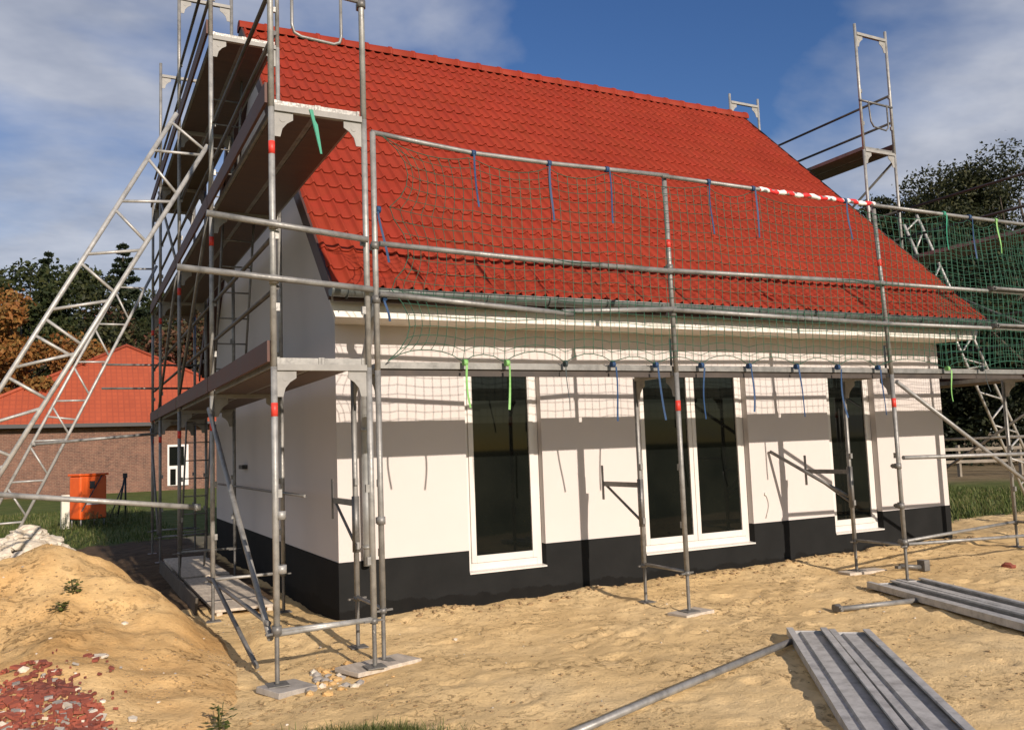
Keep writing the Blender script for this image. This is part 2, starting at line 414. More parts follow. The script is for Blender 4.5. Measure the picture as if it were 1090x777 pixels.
tag(o, 'tall heap of yellow sand left of the gable scaffold', 'sand heap')

# ------------------------------------------------------------------ house
X0, X1, Y0, Y1 = -.111, 8.884, -.399, 7.52
RY, RZ = 3.564, 7.912           # ridge
EY, EZ = -1.073, 3.252          # lower tile edge
SL = (RZ-EZ)/(RY-EY)
OV = .209
ZP = .664
house = thing('house', 'new white rendered house with steep red tiled roof and dark plinth', 'house', (4.6, 4, 0))
WINS = [(1.280, 2.202, 1), (3.528, 5.186, 2), (6.585, 7.495, 1)]
WZ0, WZ1 = .43, 2.63
RC = .09     # window recess
def wall_strip(mb, z0, z1, yf, ztop=None):
    x = X0
    cells = []
    for a, b_, _ in WINS:
        cells.append((x, a)); x = b_
    cells.append((x, X1))
    for a, b_ in cells: mb.poly([(a, yf, z0), (b_, yf, z0), (b_, yf, z1), (a, yf, z1)])
def roof_z(y): return EZ + (y-EY)*SL if y <= RY else EZ + (2*RY-EY-y)*SL
w = MB()
wall_strip(w, ZP, WZ1, Y0)
w.poly([(X0, Y0, WZ1), (X1, Y0, WZ1), (X1, Y0, 3.4), (X0, Y0, 3.4)])
for x in (X0, X1):
    zt = [(Y0, 3.4), (Y0+.15, roof_z(Y0+.15)-.2), (RY, RZ-.2), (Y1-.15, roof_z(Y1-.15)-.2), (Y1, 3.4)]
    w.poly([(x, Y0, ZP), (x, Y1, ZP)] + [(x, y, z) for y, z in reversed(zt)])
w.poly([(X0, Y1, ZP), (X1, Y1, ZP), (X1, Y1, 3.4), (X0, Y1, 3.4)])
for a, b_, _ in WINS:       # reveals
    for x in (a, b_): w.poly([(x, Y0, ZP), (x, Y0+RC, ZP), (x, Y0+RC, WZ1), (x, Y0, WZ1)])
    w.poly([(a, Y0, WZ1), (b_, Y0, WZ1), (b_, Y0+RC, WZ1), (a, Y0+RC, WZ1)])
w.build('wall', WALL, house)
p = MB(); e = .004
x = X0-e
cells = []; 
for a, b_, _ in WINS: cells.append((x, a)); x = b_
cells.append((x, X1+e))
for a, b_ in cells: p.poly([(a, Y0-e, -.4), (b_, Y0-e, -.4), (b_, Y0-e, ZP), (a, Y0-e, ZP)]); p.poly([(a, Y0-e, ZP), (b_, Y0-e, ZP), (b_, Y0+e, ZP), (a, Y0+e, ZP)])
for a, b_, _ in WINS:
    p.poly([(a, Y0-e, -.4), (b_, Y0-e, -.4), (b_, Y0-e, WZ0), (a, Y0-e, WZ0)])
    for x in (a, b_): p.poly([(x, Y0-e, WZ0), (x, Y0+RC, WZ0), (x, Y0+RC, ZP), (x, Y0-e, ZP)])
for x in (X0-e, X1+e): p.poly([(x, Y0-e, -.4), (x, Y1, -.4), (x, Y1, ZP), (x, Y0-e, ZP)])
p.poly([(X0-e, Y1+e, -.4), (X1+e, Y1+e, -.4), (X1+e, Y1+e, ZP), (X0-e, Y1+e, ZP)])
p.build('plinth', PLINTH, house)
for a, b_, n in WINS:
    f = MB(); yb = Y0+RC; fw = .062
    def frame_ring(mb, xa, xb, za, zb, wd, y0, y1, bw=None):
        bw = bw or wd
        mb.box2((xa, y0, za), (xa+wd, y1, zb)); mb.box2((xb-wd, y0, za), (xb, y1, zb))
        mb.box2((xa+wd, y0, za), (xb-wd, y1, za+bw)); mb.box2((xa+wd, y0, zb-wd), (xb-wd, y1, zb))
    frame_ring(f, a+.002, b_-.002, WZ0+.002, WZ1-.002, fw, yb, yb+.07, .085)
    fo = bevel(f.build('window', WHITEP, house), .004)
    xs_ = [a+fw] + ([(a+b_)/2] if n == 2 else []) + [b_-fw]
    for k in range(n):
        s = MB(); xa, xb = xs_[k]+.003, xs_[k+1]-.003
        frame_ring(s, xa, xb, WZ0+.088, WZ1-fw-.003, .058, yb-.018, yb+.05, .075)
        bevel(s.build('sash', WHITEP, fo), .004)
        gk = MB(); frame_ring(gk, xa+.048, xb-.048, WZ0+.153, WZ1-.108, .008, yb-.004, yb+.006); gk.build('gasket', BLACKM, fo)
        q = MB(); q.box2((xa+.05, yb+.004, WZ0+.155), (xb-.05, yb+.016, WZ1-.11)); q.build('pane', GLASS, fo)
    sl = MB(); sl.prism([(a, yb-.002, WZ0+.012), (a, Y0-.014, WZ0+.003), (a, Y0-.014, WZ0-.012), (a, Y0-.010, WZ0-.012), (a, Y0-.010, WZ0-.004), (a, yb-.002, WZ0+.003)], (b_-a, 0, 0))
    sl.build('sill', WHITEP, fo)
# roof: tiles as wavy overlapping courses
def tiled(side):
    mb = MB(); mb.smooth = True
    run = RY-EY; slen = math.hypot(run, RZ-EZ); nc = 20; cl = slen/nc
    ux = X1-X0+2*OV; npan = int(round(ux/.148)); per = 10 if side < 0 else 5
    nx = npan*per; ca_, sa_ = run/slen, (RZ-EZ)/slen
    def prof(t):
        t = t % 1.
        u_ = ((t-.30+.5) % 1.)-.5
        return math.exp(-(u_/(.17 if u_ < 0 else .13))**2)
    jr = random.Random(3)
    for c_ in range(nc):
        rows = []
        s0 = c_*cl - (.0 if c_ == 0 else .035); s1 = (c_+1)*cl
        for s, lift in ((s0+.06, .002), (s0, .017), (s0, .028), (s0+.02, .030), ((s0+s1)/2, .019), (s1, .006)):
            row = []
            for i in range(nx+1):
                x = X0-OV + ux*i/nx
                am = .040
                tile = int((i//(per*2))); j = (noise.noise((tile*1.7, c_*2.3, side*5.)))*.004
                hgt = lift + am*prof(i/per) + j
                y = EY + s*ca_ - hgt*sa_; z = EZ + s*sa_ + hgt*ca_
                if side > 0: y = 2*RY - y
                row.append((x, y, z))
            rows.append(row)
        base = len(mb.v)
        for r_ in rows: mb.v += r_
        n1 = nx+1
        for q in range(len(rows)-1):
            mb.smooth = q > 1
            for i in range(nx):
                mb.face((base+q*n1+i, base+q*n1+i+1, base+(q+1)*n1+i+1, base+(q+1)*n1+i))
    return mb
roof = tiled(-1); r2 = tiled(1)
off = len(roof.v); roof.v += r2.v; roof.f += [tuple(i+off for i in f) for f in r2.f]; roof.mi += r2.mi; roof.sm += r2.sm
ro = roof.build('roof', TILE, house, fix=False)
# under-roof slab (boarding), keeps light out
u = MB(); d = .06; hh = .17
for s_ in (0, 1):
    f_ = (lambda y: y) if not s_ else (lambda y: 2*RY-y)
    pts = [(EY+.06, EZ+.06*SL-.02), (RY, RZ-.02), (RY, RZ-hh-.02), (EY+.14, EZ+.06*SL-hh*.55)]
    u.prism([(X0-OV+.03, f_(y), z) for y, z in pts], (X1-X0+2*OV-.06, 0, 0))
u.build('roof_boarding', VERGE, house)
for xx in (X0-OV-.012, X1+OV-.012):
    vb = MB()
    for s_ in (0, 1):
        f_ = (lambda y: y) if not s_ else (lambda y: 2*RY-y)
        pts = [(EY+.01, EZ+.055), (RY, RZ+.06), (RY, RZ-.17), (EY+.08, EZ-.10)]
        vb.prism([(xx, f_(y), z) for y, z in pts], (.024, 0, 0))
    vb.build('verge_board', VERGE, house)
rg = MB(); rg.smooth = True; ncap = 25; L0 = X0-OV-.03; LL = X1-X0+2*OV+.06
for k in range(ncap):
    xa = L0+LL*k/ncap; xb = L0+LL*(k+1)/ncap+.03
    for r0, r1_ in ((.115, .128),):
        ring = []
        for x, rr in ((xa, r0), (xb-.05, r1_-.004), (xb-.045, r1_+.008), (xb, r1_+.008), (xb, r1_-.012)):
            i = len(rg.v); ring.append(i)
            for q in range(11):
                a_ = math.pi*(-.08+1.16*q/10)
                rg.v.append((x, RY+math.cos(a_)*rr, RZ-.015+math.sin(a_)*rr*.95))
        for i, j in zip(ring, ring[1:]):
            for q in range(10): rg.face((i+q, i+q+1, j+q+1, j+q))
rg.smooth = False
for x in (L0, L0+LL+.03):
    rg.poly([(x, RY+math.cos(math.pi*(-.08+1.16*q/10))*.11, RZ-.015+math.sin(math.pi*(-.08+1.16*q/10))*.105) for q in range(11)])
rg.build('ridge_caps', TILE, ro)
# eaves box
eb = MB()
ebp = lambda x0, x1: None
yF, zB, zT = -.88, 3.015, 3.22
def ebx(xt, xb): return [(xt, yF, zT), (xb, yF, zB), ((X0 if xt < 4 else X1), Y0-.002, zB), ((X0 if xt < 4 else X1), Y0-.002, zT)]
A_ = ebx(X0-OV+.015, X0-.125); B_ = ebx(X1+OV+.11, X1+OV+.0)
i = len(eb.v); eb.v += A_+B_
for q in ((0,1,2,3), (4,7,6,5), (0,4,5,1), (1,5,6,2), (0,3,7,4)): eb.face([i+k for k in q])
for k in range(1, 4):   # butt joints of the boards
    xx = X0+(X1-X0)*k/4 + .1
    eb.box2((xx-.012, yF-.006, zB+.01), (xx+.012, yF+.001, zT-.02))
eb.build('eaves_box', SOFFIT, house)
fb = MB(); fb.box2((X0-OV+.03, -1.03, 3.14), (X1+OV-.03, -1.012, 3.25)); fb.build('gutter_light_stop', VERGE, house)  # unseen board added behind the gutter to block sun leaking under the tiles
# gutter
gt = MB(); gt.smooth = True; gx0, gx1 = X0-OV-.02, X1+OV+.09; gcY, gcZ, gr = -1.10, 3.242, .075
prof = [(gcY+gr*math.cos(a_), gcZ+gr*math.sin(a_)) for a_ in [math.pi+math.pi*q/12 for q in range(13)]]
prof_in = [(gcY+(gr-.006)*math.cos(a_), gcZ+(gr-.006)*math.sin(a_)) for a_ in [2*math.pi-math.pi*q/12 for q in range(13)]]
loop = prof+prof_in
gt.prism([(gx0, y, z) for y, z in loop], (gx1-gx0, 0, 0)) if False else None
i = len(gt.v)
for x in (gx0, gx1):
    gt.v += [(x, y, z) for y, z in loop]
nl = len(loop)
for q in range(nl): gt.face((i+q, i+(q+1) % nl, i+nl+(q+1) % nl, i+nl+q))
gt.smooth = False
for x in (gx0, gx1): gt.poly([(x, y, z) for y, z in prof])
gt.tube([(gx0, gcY-gr, gcZ+.004), (gx1, gcY-gr, gcZ+.004)], .010, 8)
go = gt.build('gutter', ZINC, house)
for k in range(14):
    br_ = MB()
    xx = gx0+.15+(gx1-gx0-.3)*k/13
    pr2 = [(gcY+(gr+.004)*math.cos(a_), gcZ+(gr+.004)*math.sin(a_)) for a_ in [math.pi+math.pi*q/8 for q in range(9)]]
    for (y0, z0), (y1, z1) in zip(pr2, pr2[1:]): br_.bar((xx, y0, z0), (xx, y1, z1), .028, .004, up=(1, 0, 0))
    br_.build('gutter_bracket', ZINC, go)
# downpipe
dpx = .155; dpy = Y0-.075
dp = MB(); dp.tube([(.09, gcY, gcZ-.06), (.09, gcY+.01, 3.05), (.10, gcY+.16, 2.95), (.14, dpy-.12, 2.68), (dpx, dpy, 2.55), (dpx, dpy, 1.2), (dpx, dpy, .62)], .040, 12)
do = dp.build('downpipe', PIPE, house)
for z in (1.95, .80):
    cl = MB(); cl.tube([(dpx, dpy, z-.015), (dpx, dpy, z+.015)], .046, 12); cl.box2((dpx-.015, dpy+.04, z-.012), (dpx+.015, Y0, z+.012))
    cl.build('pipe_clip', GALVB, do)
# small socket on the gable and a cable stub on the front
sb = MB(); sb.box2((X0-.08, 4.45, 1.55), (X0, 4.75, 1.61)); bevel(sb.build('wall_bracket', BLACKM, house), .006)
cb_ = MB(); cb_.tube([(5.40+.04*math.sin(t*.6), Y0-.012, 1.02-.05*t) for t in range(7)], .005, 6); cb_.tube([(5.40, Y0-.02, 1.02), (5.40, Y0, 1.02)], .02, 10)
cb_.build('cable_stub', DPIPE, house)

# ------------------------------------------------------------------ scaffolding
TR = .0242
Z1, LIFT = 2.387, 2.0
def gusset_pts(o_, dirv, zt, s=.165):
    o_ = Vector(o_); d_ = Vector(dirv)
    P_ = lambda a, z: o_ + d_*a + Vector((0, 0, z))
    return [P_(.022, zt-.03), P_(s, zt-.03), P_(s, zt-.085), P_(s*.72, zt-.115), P_(s*.5, zt-.16), P_(s*.4, zt-s-.06), P_(.022, zt-s-.06)]
def frame(root, a, b, z0, z1, below=True, top=.0, mat=GALV, trans_mat=GALVB, gus=True, jackz=None, red=True, posts=(1, 1), gm=PLATE):
    """a = outer foot (x,y), b = inner foot; welded H frame"""
    A = Vector((*a, 0)); Bv = Vector((*b, 0)); d = (Bv-A).normalized()
    m_ = MB()
    for p_, on in ((A, posts[0]), (Bv, posts[1])):
        if on: m_.tube([p_+Vector((0, 0, z0)), p_+Vector((0, 0, z1+top))], TR, 12)
    if below: m_.tube([A+Vector((0, 0, z0+.012)), Bv+Vector((0, 0, z0+.012))], .0165, 8)
    m_.mat(1).bar(A+d*.02+Vector((0, 0, z1-.005)), Bv-d*.02+Vector((0, 0, z1-.005)), .048, .046)
    fr = m_.build('frame', [mat, PLATE], root)
    side = d.cross(Vector((0, 0, 1)))
    if gus:
        for p_, dd in ((A, d), (Bv, -d)):
            g_ = MB(); g_.prism([q-side*.004 for q in gusset_pts(p_, dd, z1)], side*.008)
            q = p_+dd*.085+Vector((0, 0, z1-.085))
            g_.tube([q-side*.0075, q+side*.0075], .024, 12)
            g_.build('gusset_plate', gm, fr)
    for p_ in (A, Bv):   # guardrail wedge housings
        for zz in (z0+.45, z0+1.0):
            if zz < z1-.2:
                w_ = MB(); w_.box(p_+Vector((0, 0, zz))+d*(.030 if p_ is A else -.030), (.032, .032, .06)); w_.build('wedge_housing', GALV, fr)
    if red:
        t_ = MB(); t_.tube([A+Vector((0, 0, z1-.37)), A+Vector((0, 0, z1-.27))], TR+.0015, 12)
        t_.build('red_band', REDP, fr)
    return fr
def jack(fr, p_, zg, zt, nut=None, mat=GALVD):
    j = MB(); x, y = p_
    n = 1+int((zt-zg)/.012); pts = []; rs = []
    for k in range(n+1):
        z = zg+.006+(zt-zg)*k/n; pts.append((x, y, z)); rs.append(.018 if k % 2 else .0165)
    j.tube(pts, rs, 10)
    j.box2((x-.075, y-.075, zg), (x+.075, y+.075, zg+.007))
    nz = nut if nut else zt-.012
    j.tube([(x, y, nz-.02), (x, y, nz+.018)], .03, 10); j.bar((x-.085, y-.02, nz), (x+.085, y+.02, nz), .018, .014)
    j.build('base_jack', mat, fr)
def deck(root, c0, c1, wdir, width, z, ply=PLY, rim=ALU, hatch=False):
    """aluminium framed plywood deck from c0 to c1 (mid line), top at z"""
    a = Vector((*c0, 0)); b = Vector((*c1, 0)); d = (b-a).normalized(); w_ = Vector((*wdir, 0))
    fr = MB(); Lg = (b-a).length; npl = 2; pw = width/npl
    panel = MB()
    for k in range(npl):
        o_ = w_*(-width/2+pw*(k+.5)); g_ = .004
        for sgn in (-1, 1):
            e_ = o_+w_*sgn*(pw/2-.012)
            fr.bar(a+d*.02+e_+Vector((0, 0, z-.028)), b-d*.02+e_+Vector((0, 0, z-.028)), .022, .055)
        for t in (.012, .988):
            q = a+d*(Lg*t)+o_
            fr.bar(q-w_*(pw/2-.025)+Vector((0, 0, z-.03)), q+w_*(pw/2-.025)+Vector((0, 0, z-.03)), .03, .05)
        panel.bar(a+d*.04+o_+Vector((0, 0, z-.036)), b-d*.04+o_+Vector((0, 0, z-.036)), pw-.05, .05)
    do_ = fr.build('deck', rim, root); panel.build('plywood_panel', ply, do_)
    return do_
def part_tube(root, name, pts, r=TR, mat=GALV, n=10):
    m_ = MB(); m_.tube(pts, r, n); return m_.build(name, mat, root)
def coupler(root, p, axis, mat=GALVB, name='coupler'):
    c_ = MB(); p = Vector(p); ax = Vector(axis)
    c_.tube([p-ax*.03, p+ax*.03], .036, 12)
    s_ = Vector((0, 0, 1)) if abs(ax.z) < .5 else Vector((1, 0, 0))
    side = ax.cross(s_).normalized()
    c_.box(p+side*.04, (.05, .05, .05)); c_.tube([p+side*.05-ax*.0, p+side*.095], .010, 8); c_.tube([p+side*.075, p+side*.09], .018, 6)
    return c_.build(name, mat, root)

# ---- front scaffold
FYO, FYI = -2.106, -1.411
FX = [-.236, 2.781, 5.800, 8.820, 11.84]
LEANX = [.0, -.02, -.09, -.05, -.05]     # measured lean of the net posts
front = thing('scaffold', 'galvanised scaffold with one deck and net posts along the sunlit front wall', 'scaffold', (5.8, -1.75, 0), 'scaffolds around the house')
ZB = .477
for k, x in enumerate(FX):
    fr = frame(front, (x, FYO), (x, FYI), ZB, Z1, gus=True, red=(k > 0), mat=GALV)
    for yy in (FYO, FYI):
        zg = H(x, yy)+(.03 if (k, yy) in ((0, FYO), (1, FYO), (2, FYI)) else 0)
        jack(fr, (x, yy), zg, ZB+.01)
    # upper net post
    up = MB(); top = 4.35 if k else 4.385
    up.tube([(x, FYO, Z1), (x+LEANX[k], FYO, top)], TR, 12)
    if k:
        up.tube([(x-.0, FYO+.07, Z1+.05), (x-.0, FYO+.07, Z1+.34)], .012, 8); 
        for zz in (.06, .15, .24, .33): up.bar((x, FYO, Z1+zz), (x, FYO+.07, Z1+zz), .012, .012)
    uo = up.build('net_post', GALV if k else GALVB, front)
    if k:
        rb = MB(); zz = 3.62; rb.tube([(x+LEANX[k]*.63, FYO, zz), (x+LEANX[k]*.65, FYO, zz+.08)], TR+.0015, 12); rb.build('red_band', REDP, uo)
    for zz in (2.97, 3.42): coupler(front, (x+LEANX[k]*(zz-Z1)/2, FYO, zz), (0, 0, 1), GALVD)
    if k in (0, 1, 2):   # console bracket turned to the wall
        cz = 1.29; xx = x
        cb = MB(); cb.bar((xx, FYI+.02, cz), (xx, -.74, cz), .04, .05); cb.bar((xx-.02, -.735, cz-.17), (xx-.02, -.735, cz+.20), .012, .03, up=(0, 1, 0))
        cb.tube([(xx, -.78, cz-.02), (xx, FYI+.02, cz-.36)], .014, 8); cb.tube([(xx, FYI+.0, cz-.42), (xx, FYI, cz+.06)], .033, 10)
        cb.build('console_bracket', GALVD, front)
for a, b_ in zip(FX, FX[1:]):
    deck(front, (a, (FYO+FYI)/2), (b_, (FYO+FYI)/2), (0, 1), .64, Z1+.075)
    lo = MB()
    lo.box2((a+.03, FYO+.055, Z1-.04), (b_-.03, FYO+.075, Z1+.014)); lo.build('deck_ledger', LEDGER, front)
# rails (slightly sprung tubes)
def rail(root, pts, r=TR, mat=GALV, name='guardrail'): return part_tube(root, name, pts, r, mat)
yR = FYO-.045
rail(front, [(-.25, FYO, 4.385), (.2, yR+.03, 4.345), (.66, yR, 4.303), (1.42, yR, 4.302), (2.05, yR, 4.318), (2.78, yR, 4.335)], .021)
rail(front, [(2.70, yR, 4.325), (4.2, yR, 4.318), (5.75, yR, 4.325)], .021)
rail(front, [(5.66, yR, 4.315), (7.2, yR, 4.318), (8.8, yR, 4.33), (11.9, yR, 4.35)], .021)
rail(front, [(-.21, yR, 3.428), (1.2, yR, 3.39), (2.76, yR, 3.378)])
rail(front, [(2.70, yR, 3.382), (5.74, yR, 3.42)])
rail(front, [(5.70, yR, 3.415), (8.1, yR, 3.42), (11.9, yR, 3.44)])
rail(front, [(7.55, yR-.05, 3.445), (11.9, yR-.05, 3.46)], TR, GALVD)
rail(front, [(-.22, yR, 3.01), (.8, yR, 2.955), (1.62, yR, 2.91)])
rail(front, [(1.5, yR+.0, 2.93), (2.78, yR, 3.005)])
rail(front, [(2.74, yR, 2.995), (5.80, yR, 2.955)])
rail(front, [(5.76, yR, 2.955), (8.1, yR, 2.96), (11.9, yR, 2.98)])
rail(front, [(7.55, yR-.05, 2.99), (11.9, yR-.05, 3.0)], TR, GALVD)
rail(front, [(5.83, yR, 1.45), (8.1, yR, 1.413), (8.86, yR, 1.40)])
for x, z in ((7.58, 3.44), (7.58, 2.985)): coupler(front, (x, yR-.02, z), (1, 0, 0), GALVD)
part_tube(front, 'brace', [(5.82, FYO-.04, 2.30), (8.80, FYO-.04, .62)])
part_tube(front, 'brace', [(5.81, FYO, .53), (8.82, FYI, .49)], .019)
part_tube(front, 'brace', [(5.81, FYO-.03, .50), (8.82, FYO-.03, .40)], .019)
coupler(front, (5.80, FYO, .52), (0, 0, 1), GALVD)
coupler(front, (FX[0], FYO, 1.18), (0, 0, 1), GALV); coupler(front, (5.79, FYO, 1.36), (0, 0, 1), GALVD); coupler(front, (5.79, FYO, .92), (0, 0, 1), GALVD)
st_ = MB(); st_.box2((8.25, FYO+.026, Z1-.012), (8.75, FYO+.030, Z1+.03)); st_.build('red_sticker', REDP, front)

# ---- left gable scaffold
GXO, GXI = -1.114, -.383
GY = [-2.33, .833, 3.95, 6.80, 8.30]
gable = thing('scaffold', 'tall scaffold with three decks and brown toe boards on the shaded left gable', 'scaffold', (-.75, 3, 0), 'scaffolds around the house')
tops = [6.387, 8.387, 8.387, 8.387, 6.387]
for k, y in enumerate(GY):
    z0 = .45; z = Z1
    first = True
    while z <= tops[k]+.01:
        posts = (1, 1)
        if k == 0 and z > 6: # above the frame of the photo: only the posts run on
            m_ = MB()
            for xx in (GXO, GXI): m_.tube([(xx, y, z-LIFT), (xx, y, z)], TR, 12)
            m_.build('frame', GALVB, gable); break
        fr = frame(gable, (GXO, y), (GXI, y), z0, z, below=first, top=(.22 if abs(z-tops[k]) < .01 and k else 0), mat=GALVB if k < 2 else GALV, gus=True, red=(first or z < 4.5))
        if first:
            for xx in (GXO, GXI): jack(fr, (xx, y), H(xx, y)+(.05 if k == 0 else .0), z0+.01)
        first = False; z0 = z; z += LIFT
gxm = (GXO+GXI)/2
for lv, ks in ((0, (0, 1, 2, 3)), (1, (0, 1, 2, 3)), (2, (1, 2, 3))):
    z = Z1+LIFT*lv
    for k in ks:
        deck(gable, (gxm, GY[k]), (gxm, GY[k+1]), (1, 0), .68, z+.075)
        tb = MB(); tb.box2((GXO-.045, GY[k]+.02, z+.04), (GXO-.02, GY[k+1]-.02, z+.20)); tb.build('toe_board', TOE, gable)
        if lv or k != 0 or True:
            for dz in (.60, 1.02):
                part_tube(gable, 'guardrail', [(GXO+.03, GY[k], z+dz), (GXO+.03, GY[k+1], z+dz)], .019, RAILD)
# end guardrail tubes at the first frame, running out to the left
part_tube(gable, 'end_guardrail', [(-1.60, -2.40, 3.495), (-.39, -2.40, 3.39)], TR, GALV)
part_tube(gable, 'end_guardrail', [(-1.80, -2.40, 3.085), (-.36, -2.40, 2.995)], TR, GALV)
for z in (3.46, 3.04): coupler(gable, (GXO, -2.36, z), (0, 0, 1), GALVB)
for z in (1.29, .90): coupler(gable, (GXO+.04, -2.33, z), (0, 0, 1), GALVB)
coupler(gable, (GXI, -2.33, 5.36), (0, 0, 1), GALVD)
u_ = MB(); u_.tube([(GXO, -2.33, 5.42), (GXI, -2.33, 5.38)], .019, 8)
u_.tube([(-.95, -2.35, 5.41), (-.952, -2.35, 5.07), (-.935, -2.35, 5.01), (-.88, -2.35, 4.985), (-.62, -2.35, 4.97), (-.575, -2.35, 4.99), (-.56, -2.35, 5.04), (-.56, -2.35, 5.40)], .013, 8)
u_.build('end_guardrail', GALV, gable)
for z in (2.95, 3.35): part_tube(gable, 'end_guardrail', [(-2.0, 7.1, z), (-.45, 7.1, z)], .019, GALVD)
part_tube(gable, 'brace', [(GXO-.03, .85, 2.25), (GXO-.03, -2.25, .40)])
part_tube(gable, 'brace', [(GXO-.03, .95, .47), (GXO-.03, -2.2, .50)], .019, GALVD)
part_tube(gable, 'brace', [(GXO-.06, .40, .52), (GXO-.02, -1.66, .08)], .02, GALVD)
part_tube(gable, 'brace', [(GXO-.03, .9, 4.35), (GXO-.03, 3.9, 2.45)], .02, GALVD)
part_tube(gable, 'brace', [(GXO-.03, 3.95, 4.45), (GXO-.03, 6.8, 6.3)], .02, GALVD)
part_tube(gable, 'brace', [(GXO-.03, 4.0, 4.3), (GXO-.03, 6.8, 2.5)], .02, GALVD)
part_tube(gable, 'brace', [(GXO-.03, 6.8, .5), (GXO-.03, 8.25, 2.3)], .02, GALVD)
part_tube(gable, 'inner_rail', [(GXI, 5.4, 1.325), (GXI, .9, 1.32), (GXI, -.2, 1.32)], .016, GALVD)
part_tube(gable, 'bottom_rail', [(GXO, -2.33, .44), (GXI, -2.33, .462)], .019, GALVB)
coupler(gable, (GXO, -2.33, .47), (0, 0, 1), GALVD); 
def ladder(root, foot, top, wdir, w=.34, mat=GALVD):
    m_ = MB(); f_ = Vector(foot); t_ = Vector(top); wd = Vector(wdir)
    for s_ in (-1, 1): m_.tube([f_+wd*s_*w/2, t_+wd*s_*w/2], .014, 8)
    n = int((t_-f_).length/.28)
    for k in range(1, n+1):
        q = f_.lerp(t_, k/(n+.4)); m_.tube([q-wd*w/2, q+wd*w/2], .010, 6)
    return m_.build('ladder', mat, root)
ladder(gable, (-.80, 1.75, 2.47), (-.76, 1.15, 4.60), (1, 0, 0))
ladder(gable, (-.75, 2.6, 4.47), (-.76, 1.9, 6.55), (1, 0, 0))
ladder(gable, (-.80, 5.2, .12), (-.76, 4.6, 2.6), (1, 0, 0))
gs_ = MB(); gs_.prism([(-.83, -2.33-.03, 4.40), (-.80, -2.36, 4.40), (-.79, -2.365, 4.25), (-.75, -2.37, 4.05), (-.735, -2.37, 4.05), (-.765, -2.365, 4.28)], (0, -.004, 0))
o = gs_.build('strap', STRAPT); tag(o, 'teal strap dangling from the second deck of the near left scaffold corner', 'strap')

# ---- right gable scaffold
RXI, RXO, RDZ = 9.15, 9.88, .0
right = thing('scaffold', 'scaffold rising above the right roof edge against sky and dark tree', 'scaffold', (10.1, 3, 0), 'scaffolds around the house')
RYs = [-2.33, .833, 3.93, 7.0]
rt = [4.387, 8.387, 8.387, 8.387]
for k, y in enumerate(RYs):
    z0 = .45; z = Z1; first = True
    while z <= rt[k]+.01:
        fr = frame(right, (RXO, y), (RXI, y), z0+(0 if first else RDZ), z+RDZ, below=first, top=(.16 if abs(z-rt[k]) < .01 else 0), mat=GALVB, red=False)
        if first:
            for xx in (RXO, RXI): jack(fr, (xx, y), H(xx, y), z0+.01)
        first = False; z0 = z; z += LIFT
rxm = (RXI+RXO)/2
for lv, ks in ((0, (0, 1, 2)), (1, (0, 1, 2)), (2, (1, 2))):
    z = Z1+LIFT*lv+RDZ
    for k in ks:
        deck(right, (rxm, RYs[k]), (rxm, RYs[k+1]), (1, 0), .68, z+.075)
        tb = MB(); tb.box2((RXO+.02, RYs[k]+.02, z+.04), (RXO+.045, RYs[k+1]-.02, z+.20)); tb.build('toe_board', TOE, right)
        for dz in (.55, 1.02):
            part_tube(right, 'guardrail', [(RXO-.03, RYs[k], z+dz), (RXO-.03, RYs[k+1], z+dz)], .021, RAILD)
u_ = MB(); zz = 7.22; u_.tube([(RXI-.05, .81, zz), (RXO, .81, zz-.02)], .019, 8)
u_.tube([(9.30, .80, zz), (9.33, .80, 6.88), (9.39, .80, 6.80), (9.68, .80, 6.77), (9.74, .80, 6.83), (9.74, .80, zz)], .014, 8)
u_.build('end_guardrail', GALVD, right)
part_tube(right, 'brace', [(RXO+.03, .9, 6.28), (RXO+.03, 3.9, 4.5)], .022, GALVD)
part_tube(right, 'brace', [(RXO+.03, .8, 4.3), (RXO+.03, -2.2, 2.6)], .022, GALVD)
part_tube(right, 'brace', [(RXI, -2.2, 2.35), (RXI, .8, .6)], .02, GALVD)
part_tube(right, 'bottom_rail', [(RXI, .8, 1.60), (RXI, -1.9, 1.62)], .02, GALVB)

# ---- lattice girders
def girder(name, label, a0, a1, b0, b1, mat, n, cat='lattice girder'):
    """two chords a0-a1 and b0-b1 with alternating rungs and diagonals"""
    m_ = MB(); a0, a1, b0, b1 = map(Vector, (a0, a1, b0, b1))
    m_.tube([a0, a1], TR, 12); m_.tube([b0, b1], TR, 12)
    o = m_.build(name, mat)
    def web(p_, q_, nm):
        w_ = MB(); w_.tube([p_, q_], .0165, 8); w_.build(nm, mat, o)
    dl = abs(a0.z-b0.z)/abs(a1.z-a0.z)
    web(a0.lerp(a1, .02), b0.lerp(b1, .012), 'rung')
    for k in range(n):
        t0 = .085+.90*k/n; t1 = .085+.90*(k+1)/n
        web(a0.lerp(a1, t0), b0.lerp(b1, max(.02, t0-dl)), 'rung')
        if k < n-1: web(a0.lerp(a1, t0+.018), b0.lerp(b1, t1-dl-.018), 'diagonal')
        if k % 4 == 3: web(a0.lerp(a1, t0+.05), b0.lerp(b1, t0+.06), 'rung')
    return tag(o, label, cat, 'lattice girders bracing the scaffolds')
def gpair(x0, z0, x1, z1, zend, y):
    d = (x1-x0)/(z1-z0); return (x0, y, z0), (x0+d*(zend-z0), y, zend)
a0, a1 = gpair(-1.462, 5.478, -2.897, 2.806, .25, .9); b0, b1 = gpair(-1.141, 5.16, -2.425, 2.814, .25, .9)
girder('lattice_girder', 'bright lattice girder leaning left from the near left scaffold, nearest the camera', a0, a1, b0, b1, GIRD, 8)
